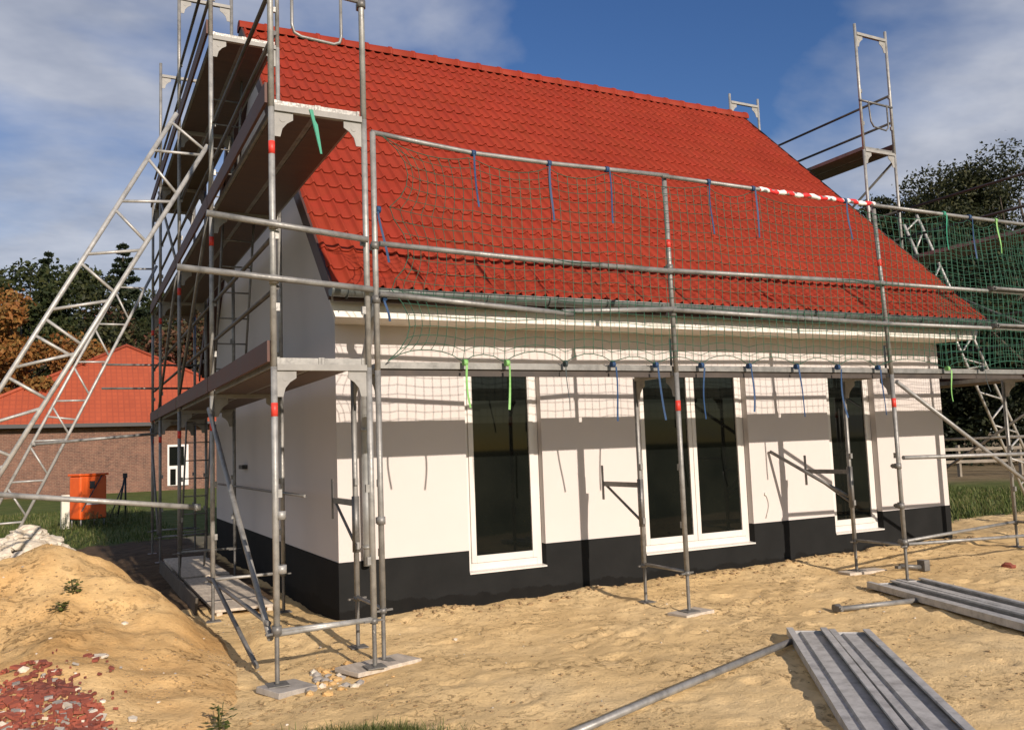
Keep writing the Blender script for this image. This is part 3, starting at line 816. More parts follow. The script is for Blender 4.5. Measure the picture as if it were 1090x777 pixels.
a0, a1 = gpair(-1.55, 5.10, -3.37, 1.296, .1, 7.1); b0, b1 = gpair(-1.146, 5.082, -3.13, .795, .1, 7.1)
girder('lattice_girder', 'thinner-looking lattice girder farther back, crossing the orange neighbour roof', a0, a1, b0, b1, GIRD, 7)
a0, a1 = gpair(9.926, 5.19, 12.016, 1.43, .1, .8); b0, b1 = gpair(10.261, 5.381, 12.585, 1.379, .1, .8)
girder('lattice_girder', 'lattice girder leaning right beyond the house, seen through the green net', a0, a1, b0, b1, GIRD, 8)
def loose(name, label, pts, r=TR, mat=GALV, cat='tube', couple=None):
    m_ = MB(); m_.tube(pts, r, 12); o = m_.build(name, mat)
    tag(o, label, cat)
    for c_, ax in couple or []: coupler(o, c_, ax, GALVD if mat is not GALVB else GALVB)
    return o
loose('scaffold_tube', 'level tube tying the near leaning girder to the left scaffold, in front of orange cabinet', [(-3.30, .95, 1.48), (-1.24, .87, 1.215)], .027, GALVB, couple=[((-1.26, .87, 1.218), (1, 0, 0))])
loose('scaffold_tube', 'thin tube tying the farther leaning girder to the scaffold, across the brick wall', [(-3.02, 7.1, 2.05), (-1.02, 7.0, 2.185)], .024, GALV, couple=[((-2.98, 7.1, 2.053), (1, 0, 0))])
loose('scaffold_tube', 'diagonal tube between front wall and scaffold right of the double window', [(5.50, -.43, 1.55), (5.80, FYI+.05, 1.0)], .022, GALVD)
E_ = lambda x, y, d=.03: (x, y, H(x, y)+d)
loose('scaffold_tube', 'long loose tube lying on the sand in the foreground', [E_(-.35, -4.56, .03), E_(1.1, -4.09, .035), E_(2.60, -3.60, .035)], TR, GALV)
loose('scaffold_tube', 'short plaster-spattered loose tube lying on sand beside the far steel planks', [E_(3.90, -2.835, .035), E_(4.74, -3.05, .03)], TR, GALV, couple=[(E_(3.92, -2.84, .05), (.97, -.25, 0))])

# ------------------------------------------------------------------ steel planks on the ground
def plank(name, label, start, d, off, L_=3.07, w=.315, tilt=0):
    d = Vector((*d, 0)).normalized(); s_ = Vector((d.y, -d.x, 0))
    if s_.x < 0: s_ = -s_
    c0 = Vector((*start, 0))+s_*off
    zs = [H(*(c0+d*t).xy) for t in (0, L_*.5, L_)]
    z0 = max(zs[0], zs[1]-.02)+.012; z1 = max(zs[2], zs[1]-.02)+.012
    # upturned U-section plank: web on the ground, lips upward
    h = .062; t = .005
    pr = [(-w/2, .0), (-w/2+.02, .0), (-w/2+.035, .008), (-.055, .008), (-.045, .026), (.045, .026), (.055, .008), (w/2-.035, .008), (w/2-.02, .0), (w/2, .0),
          (w/2, h), (w/2-.05, h), (w/2-.05, h-.016), (w/2-.05+t, h-.016), (w/2-.05+t, h-t), (w/2-t, h-t), (w/2-t, t), (w/2-.02, t), (w/2-.035, .008+t), (.058, .008+t), (.047, .026+t), (-.047, .026+t), (-.058, .008+t), (-w/2+.035, .008+t), (-w/2+.02, t), (-w/2+t, t),
          (-w/2+t, h-t), (-w/2+.05-t, h-t), (-w/2+.05-t, h-.016), (-w/2+.05, h-.016), (-w/2+.05, h), (-w/2, h)]
    m_ = MB()
    P_ = lambda u_, z, tt, zz: tuple(c0+d*tt+s_*u_+Vector((0, 0, z+zz)))
    i = len(m_.v); n = len(pr)
    m_.v += [P_(a, b, 0, z0) for a, b in pr]+[P_(a, b, L_, z1) for a, b in pr]
    for k in range(n): m_.face((i+k, i+(k+1) % n, i+n+(k+1) % n, i+n+k))
    half = n
    m_.face(list(range(i, i+n))[::-1]); m_.face(range(i+n, i+2*n))
    # end cap plate with claws
    for tt, zz in ((.006, z0), (L_-.006, z1)):
        m_.bar(P_(-w/2+.01, .02, tt, zz), P_(w/2-.01, .02, tt, zz), .008, .034)
    o = m_.build(name, DECKM)
    return tag(o, label, 'deck plank', 'steel deck planks lying on the sand')
plank('steel_deck_plank', 'nearest steel deck plank on the sand, left one of the foreground pair', (3.05, -3.55), (-.60, -.80), -.165)
plank('steel_deck_plank', 'nearest pair of steel deck planks, right one at the bottom of the photo', (3.05, -3.55), (-.60, -.80), .165)
plank('steel_deck_plank', 'steel deck plank under the right scaffold bay, nearer one of the far pair', (5.32, -2.34), (-.31, -.95), -.165)
plank('steel_deck_plank', 'steel deck plank under the right scaffold bay, one farthest right of the far pair', (5.32, -2.34), (-.31, -.95), .165)

# ------------------------------------------------------------------ timber pads and boards
def board(name, label, c, size, rotz=0, tilt=(0, 0), mat=WOODG, cat='board', group=None):
    m_ = MB(); rt_ = Matrix.Rotation(rotz, 3, 'Z') @ Matrix.Rotation(tilt[0], 3, 'X') @ Matrix.Rotation(tilt[1], 3, 'Y')
    m_.box(c, size, rt_); o = bevel(m_.build(name, mat), .005); return tag(o, label, cat, group)
board('base_board', 'tilted grey board under the nearest left scaffold foot', (GXO+.06, -2.36, H(GXO, -2.33)+.02), (.34, .26, .045), .45, (.05, .06), GREYST, 'base board', 'boards under scaffold feet')
board('base_board', 'grey board under the twin scaffold feet at the house corner', (-.30, -2.17, H(-.3, -2.17)+.012), (.62, .30, .035), .35, (0, .02), WOODG, 'base board', 'boards under scaffold feet')
board('base_board', 'small board under the scaffold foot beside the double window', (2.80, -2.106, H(2.78, -2.106)+.012), (.40, .24, .035), .2, (0, 0), WOODG, 'base board', 'boards under scaffold feet')
board('base_board', 'flat board under the inner scaffold foot by the right window', (5.86, -1.44, H(5.8, -1.41)+.012), (.55, .2, .035), -.1, (0, 0), WOODG, 'base board', 'boards under scaffold feet')
def walkway(name, label, y0, y1):
    t_ = thing(name, label, 'walkway', (-.74, (y0+y1)/2, .1), 'timber walkway panels under the gable scaffold')
    m_ = MB(); n = 5; x0, x1 = -1.07, -.44
    n = max(3, int((y1-y0)/.52))
    for k in range(n):
        a = y0+(y1-y0)*k/n; b__ = y0+(y1-y0)*(k+1)/n-.012
        m_.box2((x0, a, .085), (x1, b__, .115))
    bevel(m_.build('boards', WOODG, t_), .004)
    j_ = MB()
    for x in (x0+.05, x1-.05): j_.box2((x-.03, y0+.01, .0), (x+.03, y1-.02, .084))
    j_.build('bearer', WOODG, t_)
walkway('timber_walkway', 'nearer timber walkway panel under the left gable scaffold, striped by shadows', 1.02, 3.86)
walkway('timber_walkway', 'farther timber walkway panel under the left gable scaffold', 4.04, 6.7)
board('edge_board', 'dark board standing on edge left of the timber walkway', (-1.22, 3.4, .13), (.03, 4.2, .18), 0, (0, .08), EDGEB)

# ------------------------------------------------------------------ net, straps, tape
top_str = [(.66, 'b'), (1.42, 'b'), (2.05, 'b'), (3.27, 'b'), (3.86, 'b'), (5.20, 'b'), (6.85, 't'), (7.32, 'b'), (7.82, 'g')]
bot_str = [(.53, 'g'), (.93, 'g'), (1.52, 'd'), (2.03, 'b'), (2.52, 'b'), (3.07, 'b'), (3.68, 'b'), (4.33, 'b'), (4.93, 'b'), (5.55, 'b'), (6.72, 'g'), (7.35, 'd')]
XN0, XN1 = -.16, 11.85
def railz(x):
    pts = [(-.25, 4.385), (.66, 4.303), (1.42, 4.302), (2.05, 4.318), (2.78, 4.335), (4.2, 4.318), (5.75, 4.325), (8.8, 4.33), (12, 4.35)]
    for (a, za), (b__, zb_) in zip(pts, pts[1:]):
        if x <= b__: return za+(zb_-za)*(x-a)/(b__-a)
    return 4.35
def scallop(x, knots):
    ks = [XN0]+[k for k, _ in knots]+[k for k in (8.4, 9.0, 9.6, 10.2, 10.8, 11.4) if k > knots[-1][0]+.3]+[XN1]
    for a, b__ in zip(ks, ks[1:]):
        if a <= x <= b__: t = (x-a)/(b__-a); return (4*t*(1-t))**.8*min(1, (b__-a)/.6)
    return 0
cell = .098; ncx = int((XN1-XN0)/cell); ncz = 19
def netp(i, j):
    u_ = i/ncx; v_ = j/ncz
    x = XN0+(XN1-XN0)*u_
    zt = railz(x)-.03; zb_ = Z1+.07
    z = zb_+(zt-zb_)*v_ - .09*scallop(x, top_str)*math.exp(-(1-v_)*9) + .10*scallop(x, bot_str)*math.exp(-v_*9)
    # left edge pulled in between its ties
    e_ = math.exp(-(x-XN0)/.35); tv = (v_*3.0) % 1.; x += e_*.20*(4*tv*(1-tv)) + .018*noise.noise((x*1.3, z*2.1, 3.)) 
    # soft lower bulge, and slack
    z += .018*noise.noise((x*1.1, z*1.7, 9.)) - .03*math.sin(math.pi*v_)*scallop(x, top_str)
    y = FYO-.03 + .05*noise.noise((x*.8, z*1.1, 5.)) - .03*math.sin(math.pi*v_)
    if j == 0 or j == ncz: y -= .0
    return (x, y, z)
net = MB()
for j in range(ncz+1):
    net.tube([netp(i, j) for i in range(ncx+1)], .0046 if j in (0, ncz) else .0034, 3, cap=False)
for i in range(ncx+1):
    net.tube([netp(i, j) for j in range(ncz+1)], .0046 if i in (0, ncx) else .0034, 3, cap=False)
net.smooth = False
o = net.build('safety_net', NETM, fix=False)
tag(o, 'green mesh safety net hung along the front scaffold above its deck', 'safety net')
net2 = MB(); n2x = int((11.85-6.75)/cell)
def netq(i, j):
    x = 6.75+(11.85-6.75)*i/n2x+.04; v_ = j/ncz
    zt = railz(x)-.05-.06*abs(math.sin(x*3.1)); z = Z1+.10+(zt-Z1-.10)*v_
    x += .03*noise.noise((x*1.7, z*1.9, 13.)); z += .03*noise.noise((x*1.3, z*2.1, 19.))
    return (x, FYO+.06+.09*noise.noise((x*1.2, z*1.3, 15.)), z)
for j in range(ncz+1): net2.tube([netq(i, j) for i in range(n2x+1)], .0034, 3, cap=False)
for i in range(n2x+1): net2.tube([netq(i, j) for j in range(ncz+1)], .0034, 3, cap=False)
tag(net2.build('safety_net', NETM, fix=False), 'second layer of green net doubled up at the right end, before the dark trees', 'safety net')
def strap(label, x, ztop, length, kind, lean=0, y=FYO-.072, w=.019, group='tie straps of the safety net'):
    m_ = MB(); mat = {'b': STRAPB, 'g': STRAPG, 't': STRAPT, 'd': STRAPD}[kind]
    if kind == 'd': w = .009
    m_.tube([(x-.018, y+.02, ztop+.005), (x+.018, y+.02, ztop+.005)], .029, 10) if kind != 'd' else m_.tube([(x-.012, y+.02, ztop+.005), (x+.012, y+.02, ztop+.005)], .030, 8)
    n = 8; pts = []
    for k in range(n+1):
        t_ = k/n; pts.append((x+lean*t_**1.5+.012*math.sin(3*t_+x*7), y-.018-.012*math.sin(4*t_+x*3), ztop-.02-length*t_))
    for k in range(n):
        a, b__ = pts[k], pts[k+1]; tw = .5*math.sin(x*5+k*.35)
        w2 = w*(1-.5*(k/n) if kind == 'd' else 1)
        m_.bar(a, (b__[0], b__[1], b__[2]-.003), w2, .003, up=(tw*.6, 1, 0))
    return tag(m_.build('strap', mat), label, 'strap', group)
tl = ['blue strap on the net top rail, first from the left', 'blue strap on the net top rail, second from the left', 'blue strap on the net top rail, just left of the middle net post', 'blue strap on the net top rail, just right of the middle net post',
      'blue strap on the net top rail, left of the red-white tape', 'blue strap hanging under the right end of the red-white tape', 'teal green strap on the net against the dark tree', 'blue strap on the net between the teal and the lime straps', 'lime green strap on the net top rail at the right edge']
tlen = [.46, .52, .50, .52, .5, .42, .42, .50, .40]
for (x, k), lb, ln in zip(top_str, tl, tlen): strap(lb, x, railz(x)-.01, ln, k, rnd.uniform(-.01, .06))
bl = ['lime green strap under the deck edge, nearer the house corner', 'lime green strap hanging in front of the first window', 'thin dark strap just right of the first window', 'blue strap left of the double window, tapering to a thin tail', 'blue strap across the left half of the double window',
      'blue strap across the right half of the double window', 'blue strap just right of the double window', 'blue strap midway between double window and right window', 'blue strap in front of the right window', 'blue strap just left of the right net post', 'lime green strap under the deck beyond the house corner', 'thin dark strap at the deck edge near the right photo edge']
blen = [.36, .38, .40, .50, .50, .50, .44, .5, .52, .5, .36, .25]
for (x, k), lb, ln in zip(bot_str, bl, blen): strap(lb, x, Z1+.065, ln, k, rnd.uniform(-.02, .07), y=FYO-.05)
strap('blue strap on the left net post, upper of two', -.205, 3.72, .42, 'b', .06, y=FYO-.03)
strap('blue strap on the left net post, lower by the eaves', -.17, 2.98, .17, 'b', .02, y=FYO-.03)
# barrier tape wound round the rail
tp = MB(); pts = []
for k in range(61):
    t_ = k/60; x = 3.95+1.72*t_; a_ = t_*26
    pts.append((x, yR+.002*math.sin(a_), railz(x)-.0+.006*math.sin(a_*1.3)))
tp.tube(pts, [.0255+.004*math.sin(k*1.7) for k in range(61)], 8)
tag(tp.build('barrier_tape', TAPE), 'red and white barrier tape wrapped along the net top rail', 'tape')

# ------------------------------------------------------------------ loose stones, rubble, weeds
def lump(mb, c, r, seed, flat=.6):
    bm = bmesh.new(); bmesh.ops.create_icosphere(bm, subdivisions=1 if r < .05 else 2, radius=1)
    i = len(mb.v); sx, sy = rnd.uniform(.7, 1.3), rnd.uniform(.7, 1.3)
    for v_ in bm.verts:
        n_ = 1+.45*noise.noise(v_.co*1.6+Vector((seed*3.1, seed, 0)))
        mb.v.append((c[0]+v_.co.x*r*n_*sx, c[1]+v_.co.y*r*n_*sy, c[2]+v_.co.z*r*n_*flat))
    for f_ in bm.faces: mb.face([i+v_.index for v_ in f_.verts])
    bm.free()
def shard(mb, c, size, r_):
    rot = Matrix.Rotation(r_.uniform(0, 6.28), 3, 'Z') @ Matrix.Rotation(r_.gauss(0, .22), 3, 'X') @ Matrix.Rotation(r_.gauss(0, .22), 3, 'Y')
    n = r_.choice((4, 4, 5)); a0 = r_.uniform(0, 6)
    pts = [rot @ Vector((math.cos(a0+6.283*k/n)*size*r_.uniform(.6, 1.2), math.sin(a0+6.283*k/n)*size*.6*r_.uniform(.6, 1.1), 0)) + Vector(c) for k in range(n)]
    mb.prism(pts, rot @ Vector((0, 0, .012+size*.12)))
rr = random.Random(11)
rub = MB()
for k in range(5200):
    x = rr.uniform(-3.4, -2.1); y = rr.uniform(-4.2, -1.6)
    e_ = ((x+2.75)/.50)**2+((y+3.0)/1.05)**2
    if e_ > 1+.5*noise.noise((x*2.5, y*2.5, 1)) and rr.random() > .10*math.exp(-(e_-1)*1.5): continue
    rub.mat(rr.choices((0, 1, 2), (.90, .07, .03))[0])
    shard(rub, (x, y, H(x, y)+rr.uniform(.0, .014)), rr.choice((.010, .014, .02, .03, .045)) if k % 45 else rr.uniform(.05, .085), rr)
tag(rub.build('clay_rubble', [BRICKRED, GREYST, STONEP]), 'spread of broken red clay shards in the lower left corner', 'rubble', kind='stuff')
pal = MB()
for k in range(420):
    a_ = rr.uniform(0, 6.28); q_ = rr.random()**.6; x = -3.0+.95*q_*math.cos(a_); y = 5.1+1.1*q_*math.sin(a_)
    lump(pal, (x, y, h_base(x, y)+.86*(1-q_)**.75-.03+.05*noise.noise((x*2, y*2, 0))), rr.uniform(.05, .13), k)
tag(pal.build('pale_rubble', STONEP), 'pile of pale broken rubble behind the sand heap', 'rubble', kind='stuff')
peb = MB()
for k in range(420):
    if k % 3: x, y = rr.uniform(-3.5, 9), rr.uniform(-5.6, -.3)
    else: x, y = rr.uniform(-3.2, -.1), rr.uniform(-4.2, 1.5)
    if x > 9 or (x > -.1 and y > -.2): continue
    peb.mat(rr.choices((0, 1, 2), (.22, .68, .10))[0])
    s_ = rr.choice((.005, .006, .008, .012)) if k % 40 else rr.uniform(.02, .035)
    lump(peb, (x, y, H(x, y)+s_*.2), s_, k)
for k in range(220):   # line of clods along the wall foot
    x = rr.uniform(.0, 9.2); y = -.45-abs(rr.gauss(0, .16)); s_ = rr.uniform(.01, .035); peb.mat(3)
    lump(peb, (x, y, H(x, y)+s_*.2), s_, k)
for k in range(45):
    x = rr.gauss(-.70, .14); y = rr.gauss(-2.25, .18); s_ = rr.uniform(.012, .045); peb.mat(rr.choice((0, 1, 1, 2)))
    lump(peb, (x, y, H(x, y)+s_*.2), s_, k)
k = 0
while k < 5200:
    x, y = rr.uniform(-3.3, 8.5), rr.uniform(-5.7, -.45)
    if rr.random() < .3: x, y = rr.uniform(-3.2, -.2), rr.uniform(-4.2, 1.2)
    if noise.noise((x*1.1, y*1.6, 4.)) + .45*noise.noise((x*3.3, y*4.1, 1.)) < rr.uniform(-.15, .55): continue
    if 1.0 < x < 3.5 and (x-3.05)*.8-(y+3.55)*-.6 > -9 and abs((x-3.05)*.8-(y+3.55)*.6) < .34 and y < -3.4: k += 1; continue
    s_ = .003+.010*rr.random()**2.4
    peb.mat(3); lump(peb, (x, y, H(x, y)+s_*.15), s_*1.15, k, .5); k += 1
tag(peb.build('pebbles', [STONEP, SANDM, GREYST, CLOD]), 'small pebbles and clods strewn over the sand', 'pebbles', kind='stuff')
def stone(name, label, x, y, r, mat, flat=.5, cat='stone'):
    m_ = MB(); lump(m_, (x, y, H(x, y)+r*.2), r, x*7+y, flat); return tag(m_.build(name, mat), label, cat)
stone('stone', 'flat pale stone slab on the front slope of the sand heap', -2.262, -1.72,   .06, STONEP, .3)
stone('stone', 'small white stone at the edge of the red shards', -2.735, -1.85, .035, STONEP, .7)
stone('brick_piece', 'orange brick fragment on the sand by the right scaffold bay', 7.1, -2.42, .07, BRICKRED, .6, 'brick piece')
m_ = MB(); q = Vector(E_(6.15, -1.72, .06)); m_.tube([q, q+Vector((.22, -.12, -.02))], .026, 10); m_.box(q+Vector((.25, -.13, .0)), (.09, .10, .12)); m_.box(q+Vector((-.02, 0, -.01)), (.06, .05, .03))
tag(m_.build('tube_fitting', GALVD), 'short metal fitting lying on sand behind the far steel planks', 'fitting')
# weeds
def blade(mb, p_, h, w_, az, bend):
    p_ = Vector(p_); d_ = Vector((math.cos(az), math.sin(az), 0)); s_ = Vector((-d_.y, d_.x, 0))*w_
    a = p_; b__ = p_+d_*h*bend*.35+Vector((0, 0, h*.6)); c__ = p_+d_*h*bend+Vector((0, 0, h))
    i = len(mb.v); mb.v += [tuple(a-s_), tuple(a+s_), tuple(b__+s_*.7), tuple(b__-s_*.7), tuple(c__)]
    mb.face((i, i+1, i+2, i+3)); mb.face((i+3, i+2, i+4))
def leafy(mb, p_, h, n, r_):
    for k in range(n):
        z = r_.uniform(.15, 1)*h; az = r_.uniform(0, 6.28); l_ = r_.uniform(.03, .06)
        b__ = Vector(p_)+Vector((r_.gauss(0, .03), r_.gauss(0, .03), z)); d_ = Vector((math.cos(az), math.sin(az), r_.uniform(-.3, .6))).normalized()
        s_ = d_.cross(Vector((0, 0, 1))).normalized()*l_*.35
        mb.poly([b__, b__+d_*l_*.5+s_, b__+d_*l_, b__+d_*l_*.5-s_])
    for k in range(4): mb.tube([Vector(p_), Vector(p_)+Vector((r_.gauss(0, .03), r_.gauss(0, .03), h))], .003, 4)
def weed(label, pts, h, n):
    m_ = MB()
    for x, y in pts: leafy(m_, (x, y, H(x, y)-.01), h*rr.uniform(.6, 1.1), n, rr)
    return tag(m_.build('weed', GRASSM), label, 'weed', fixgroup) if False else tag(m_.build('weed', GRASSM, fix=False), label, 'weed')
weed('green weed high on the front of the sand heap, upper of two', [(-2.43, -.40)], .13, 60)
weed('green weed on the front of the sand heap, lower of two', [(-2.52, -.70)], .12, 60)
weed('small green weed in the sand left of the nearest scaffold foot', [(-1.62, -3.05)], .18, 60)
tuft = MB()
for k in range(2600):
    t__ = rr.gauss(.5, .33); w__ = rr.gauss(0, .09)
    x = -1.09+.52*t__-w__*.3; y = -3.62-.30*t__+w__
    if k % 9 == 0: x += rr.gauss(0, .15); y += rr.gauss(0, .08)
    blade(tuft, (x, y, H(x, y)-.005), rr.uniform(.02, .09), .0025, rr.uniform(0, 6.28), rr.uniform(.1, .8))
tag(tuft.build('grass', GRASSM, fix=False), 'clump of short grass at the bottom edge of the photo', 'grass', kind='stuff')
lawn = MB()
for k in range(42000):
    if k % 3:
        x = rr.uniform(9.2, 20); y = rr.uniform(1.0, 15)
        if (x-9.3)*.45+y*.89 > 14+2*noise.noise((x*.5, y*.5, 2)): continue
    else: x = rr.uniform(-9, -.2); y = rr.uniform(11, 26)
    if x > 0 and y < 1.2+.5*noise.noise((x, y, 0))+(x-9.5)*.1: continue
    blade(lawn, (x, y, h_base(x, y)-.01), rr.uniform(.05, .16), .010, rr.uniform(0, 6.28), rr.uniform(.2, .9))
tag(lawn.build('lawn_grass', GRASSM, fix=False), 'rough grass on the lots beside and behind the house', 'grass', kind='stuff')

# ------------------------------------------------------------------ site things behind the heap
cab = thing('site_cabinet', 'orange cabinet on thin metal legs standing on the grass', 'cabinet', (-2.0, 17.6, .1))
m_ = MB(); rz = Matrix.Rotation(.5, 3, 'Z'); cx_, cy_ = -2.0, 17.6
m_.box((cx_, cy_, 0.80), (.76, .55, 1.16), rz); bevel(m_.build('body', ORANGE, cab), .05, 4)
m_ = MB(); m_.box((cx_, cy_, 1.41), (.82, .61, .06), rz); bevel(m_.build('lid', ORANGE, cab), .015)
P_ = lambda u_, w_, z: Vector((cx_, cy_, 0))+rz @ Vector((u_, w_, 0))+Vector((0, 0, z))
m_ = MB(); m_.box(P_(-.05, -.285, 1.14), (.13, .03, .20), rz); m_.build('handle', BLACKM, cab)
m_ = MB(); m_.box(P_(.375, .08, .85), (.03, .12, .14), rz); m_.build('handle', BLACKM, cab)
m_ = MB(); m_.box(P_(-.02, -.279, .66), (.36, .012, .10), rz); m_.build('white_sticker', WHITEP, cab)
for u_, w_ in ((-.32, -.22), (.32, -.22), (-.32, .22), (.32, .22)):
    m_ = MB(); m_.tube([P_(u_, w_, .0), P_(u_, w_, .25)], .022, 8); m_.build('leg', GALV, cab)
m_ = MB(); m_.bar(P_(.22, -.29, 1.38), P_(-.34, -.29, .45), .03, .006, up=(0, 1, 0)); m_.build('cable', BLACKM, cab)
m_ = MB(); m_.box((-2.55, 17.2, .38), (.20, .15, 1.05), Matrix.Rotation(.2, 3, 'Z')); tag(bevel(m_.build('marker_post', CREAMP), .02), 'short cream post beside the orange cabinet', 'post')
m_ = MB(); m_.tube([(-1.02, 19.0, 1.30), (-1.22, 18.9, .08)], .028, 8); m_.tube([(-1.0, 19.05, 1.30), (-.98, 19.2, .08)], .028, 8); m_.tube([(-1.03, 18.98, 1.15), (-1.45, 18.6, .08)], .018, 8); m_.box((-1.01, 19.02, 1.32), (.12, .10, .14))
tag(m_.build('folding_stand', BLACKM), 'slim dark folding stand on the grass right of the orange cabinet', 'stand')
pl_ = MB(); rg2 = random.Random(5)
for k in range(70):
    x = rg2.uniform(-2.9, -.6); y = rg2.uniform(15.5, 18.5); leafy(pl_, (x, y, h_base(x, y)), rg2.uniform(.15, .45), 14, rg2)
tag(pl_.build('weed_patch', GRASSM, fix=False), 'tall weeds around the foot of the orange cabinet', 'weeds', kind='stuff')

# ------------------------------------------------------------------ neighbour house
ng = (.85, 45, 0)
nb = thing('neighbour_house', 'brick bungalow with orange hipped roof beyond the grass', 'house', ng)
# local axes: facade runs along e1 facing the camera
e1 = Vector((math.cos(R(2)), math.sin(R(2)), 0)); e2 = Vector((-e1.y, e1.x, 0))
def NP(u_, w_, z): return Vector(ng)+e1*u_+e2*w_+Vector((0, 0, z))
EH = 3.85
w_ = MB(); a_, b__ = -9.2, 9.2
for (u0, v0), (u1, v1) in (((a_, 0), (b__, 0)), ((b__, 0), (b__, 18)), ((b__, 18), (a_, 18)), ((a_, 18), (a_, 0))):
    w_.poly([NP(u0, v0, -.3), NP(u1, v1, -.3), NP(u1, v1, EH), NP(u0, v0, EH)])
w_.build('wall', BRICK, nb)
r_ = MB(); ov = .55
c_ = [NP(a_-ov, -ov, EH), NP(b__+ov, -ov, EH), NP(b__+ov, 18+ov, EH), NP(a_-ov, 18+ov, EH)]; mid = (a_+b__)/2
r0, r1 = NP(mid, 5.2, EH+5.05), NP(mid, 13, EH+5.05)
r_.poly([c_[0], c_[1], r0]); r_.poly([c_[1], c_[2], r1, r0]); r_.poly([c_[2], c_[3], r1]); r_.poly([c_[3], c_[0], r0, r1])
r_.poly([c_[0]-Vector((0, 0, .02)), c_[1]-Vector((0, 0, .02)), c_[2]-Vector((0, 0, .02)), c_[3]-Vector((0, 0, .02))])
rfo = r_.build('roof', NROOF, nb)
h_ = MB()
for c0 in (c_[0], c_[1]): h_.tube([c0+Vector((0, 0, .06)), r0+Vector((0, 0, .06))], .10, 8)
h_.tube([r0+Vector((0, 0, .06)), r1+Vector((0, 0, .06))], .10, 8); h_.build('ridge_caps', NROOF, rfo)
g_ = MB(); g_.bar(NP(a_-ov, -ov-.07, EH-.06), NP(b__+ov, -ov-.07, EH-.06), .16, .2); g_.build('gutter', BLACKM, nb)
d_ = MB(); d_.bar(NP(2.3, -.05, .25), NP(2.3, -.05, 2.6), 1.15, .08, up=(0, 1, 0)); do_ = d_.build('door', WHITEP, nb)
d_ = MB(); d_.bar(NP(2.22, -.11, 1.4), NP(2.22, -.11, 2.48), .8, .04, up=(0, 1, 0)); d_.build('pane', GLASS, do_)
d_ = MB(); d_.bar(NP(2.02, -.12, .3), NP(2.02, -.12, 1.2), .3, .04, up=(0, 1, 0)); d_.build('pane', GLASS, do_)

# fence beyond the right lawn
fn = thing('paddock_fence', 'pale wooden rail fence across the dry field at right', 'fence', (20, 15, 0))
m_ = MB(); prv = None
for k in range(12):
    x = 9+2.2*k; y = 19.5-.9*k; z = h_base(x, y)
    q = MB(); q.box((x, y, z+.55), (.11, .11, 1.2)); q.build('post', FENCEW, fn)
    if prv:
        for zz in (.55, 1.0): m_.bar((prv[0], prv[1]-.07, prv[2]+zz), (x, y-.07, z+zz), .04, .11)
    prv = (x, y, z)
m_.build('rails', FENCEW, fn)

# ------------------------------------------------------------------ trees
def tree(name, label, loc, height, crown, leafsize, nleaf, mat, seed, kind='round', trunk_r=.22, cat='tree', group=None, dens=1.):
    r_ = random.Random(seed); base = Vector(loc)
    t_ = thing(name, label, cat, loc, group)
    clumps = []; tr = MB()
    if kind == 'conifer':
        tr.tube([base+Vector((0, 0, -.3)), base+Vector((0, 0, height*.97))], [trunk_r, .03], 8)
        for k in range(34):
            f = .12+.86*k/34; rad = crown[0]*(1-f)**.85+.15
            for q in range(4):
                az = r_.uniform(0, 6.28); rr_ = rad*r_.uniform(.35, .9)
                clumps.append((base+Vector((math.cos(az)*rr_, math.sin(az)*rr_, height*f-.25*rr_)), rad*.38, .4))
    else:
        tr.tube([base+Vector((0, 0, -.3)), base+Vector((r_.gauss(0, .1), r_.gauss(0, .1), height*.3)), base+Vector((r_.gauss(0, .3), r_.gauss(0, .3), height*.6)), base+Vector((0, 0, height*.88))], [trunk_r, trunk_r*.8, trunk_r*.45, .04], 8)
        cw, ch, zc = crown
        nc_ = int(46*dens)
        for k in range(nc_):
            while True:
                p_ = Vector((r_.uniform(-1, 1), r_.uniform(-1, 1), r_.uniform(-1, 1)))
                if .12 < p_.length < 1: break
            if kind == 'spread': p_.z = abs(p_.z)**.8*2-1 if r_.random() < .6 else p_.z
            sq = 1-.25*max(0, p_.z)
            c_ = base+Vector((p_.x*cw*sq, p_.y*cw*sq, zc+p_.z*ch))
            c_ += Vector((noise.noise(c_*.4), noise.noise(c_*.4+Vector((5, 0, 0))), noise.noise(c_*.4+Vector((0, 5, 0)))))*cw*.18
            clumps.append((c_, cw*r_.uniform(.16, .34), r_.uniform(.55, .9)))
            if k % 3 == 0:
                s0 = base+Vector((0, 0, height*r_.uniform(.25, .6)))
                tr.tube([s0, s0.lerp(c_, .5)+Vector((0, 0, .2)), c_], [trunk_r*.38, trunk_r*.2, .02], 6)
    tr.build('trunk', BARK, t_)
    lf = MB(); V = lf.v; F = lf.f
    for k in range(int(nleaf*2.2)):
        c_, rad, fl = clumps[r_.randrange(len(clumps))]
        d_ = Vector((r_.gauss(0, 1), r_.gauss(0, 1), r_.gauss(0, 1))); d_.normalize()
        rr_ = rad*(r_.random()**.45)*(1.25 if r_.random() < .1 else 1)
        p_ = c_+Vector((d_.x*rr_, d_.y*rr_, d_.z*rr_*fl))
        s_ = leafsize*.55*r_.uniform(.6, 1.35)
        n_ = Vector((r_.gauss(0, 1), r_.gauss(0, 1), r_.gauss(0, 1)+.5)).normalized()
        a = n_.orthogonal().normalized(); a = (Matrix.Rotation(r_.uniform(0, 6.28), 3, n_) @ a); b2 = n_.cross(a)
        i = len(V); V += [tuple(p_+a*s_), tuple(p_+b2*s_*.5+n_*s_*.12), tuple(p_-a*s_), tuple(p_-b2*s_*.5)]
        F.append((i, i+1, i+2, i+3))
    lf.mi = [0]*len(F); lf.sm = [False]*len(F)
    lf.build('crown', mat, t_, fix=False)
    return t_
CAM = Vector((-2.468, -8.874, 1.724)); YAW = 27.085
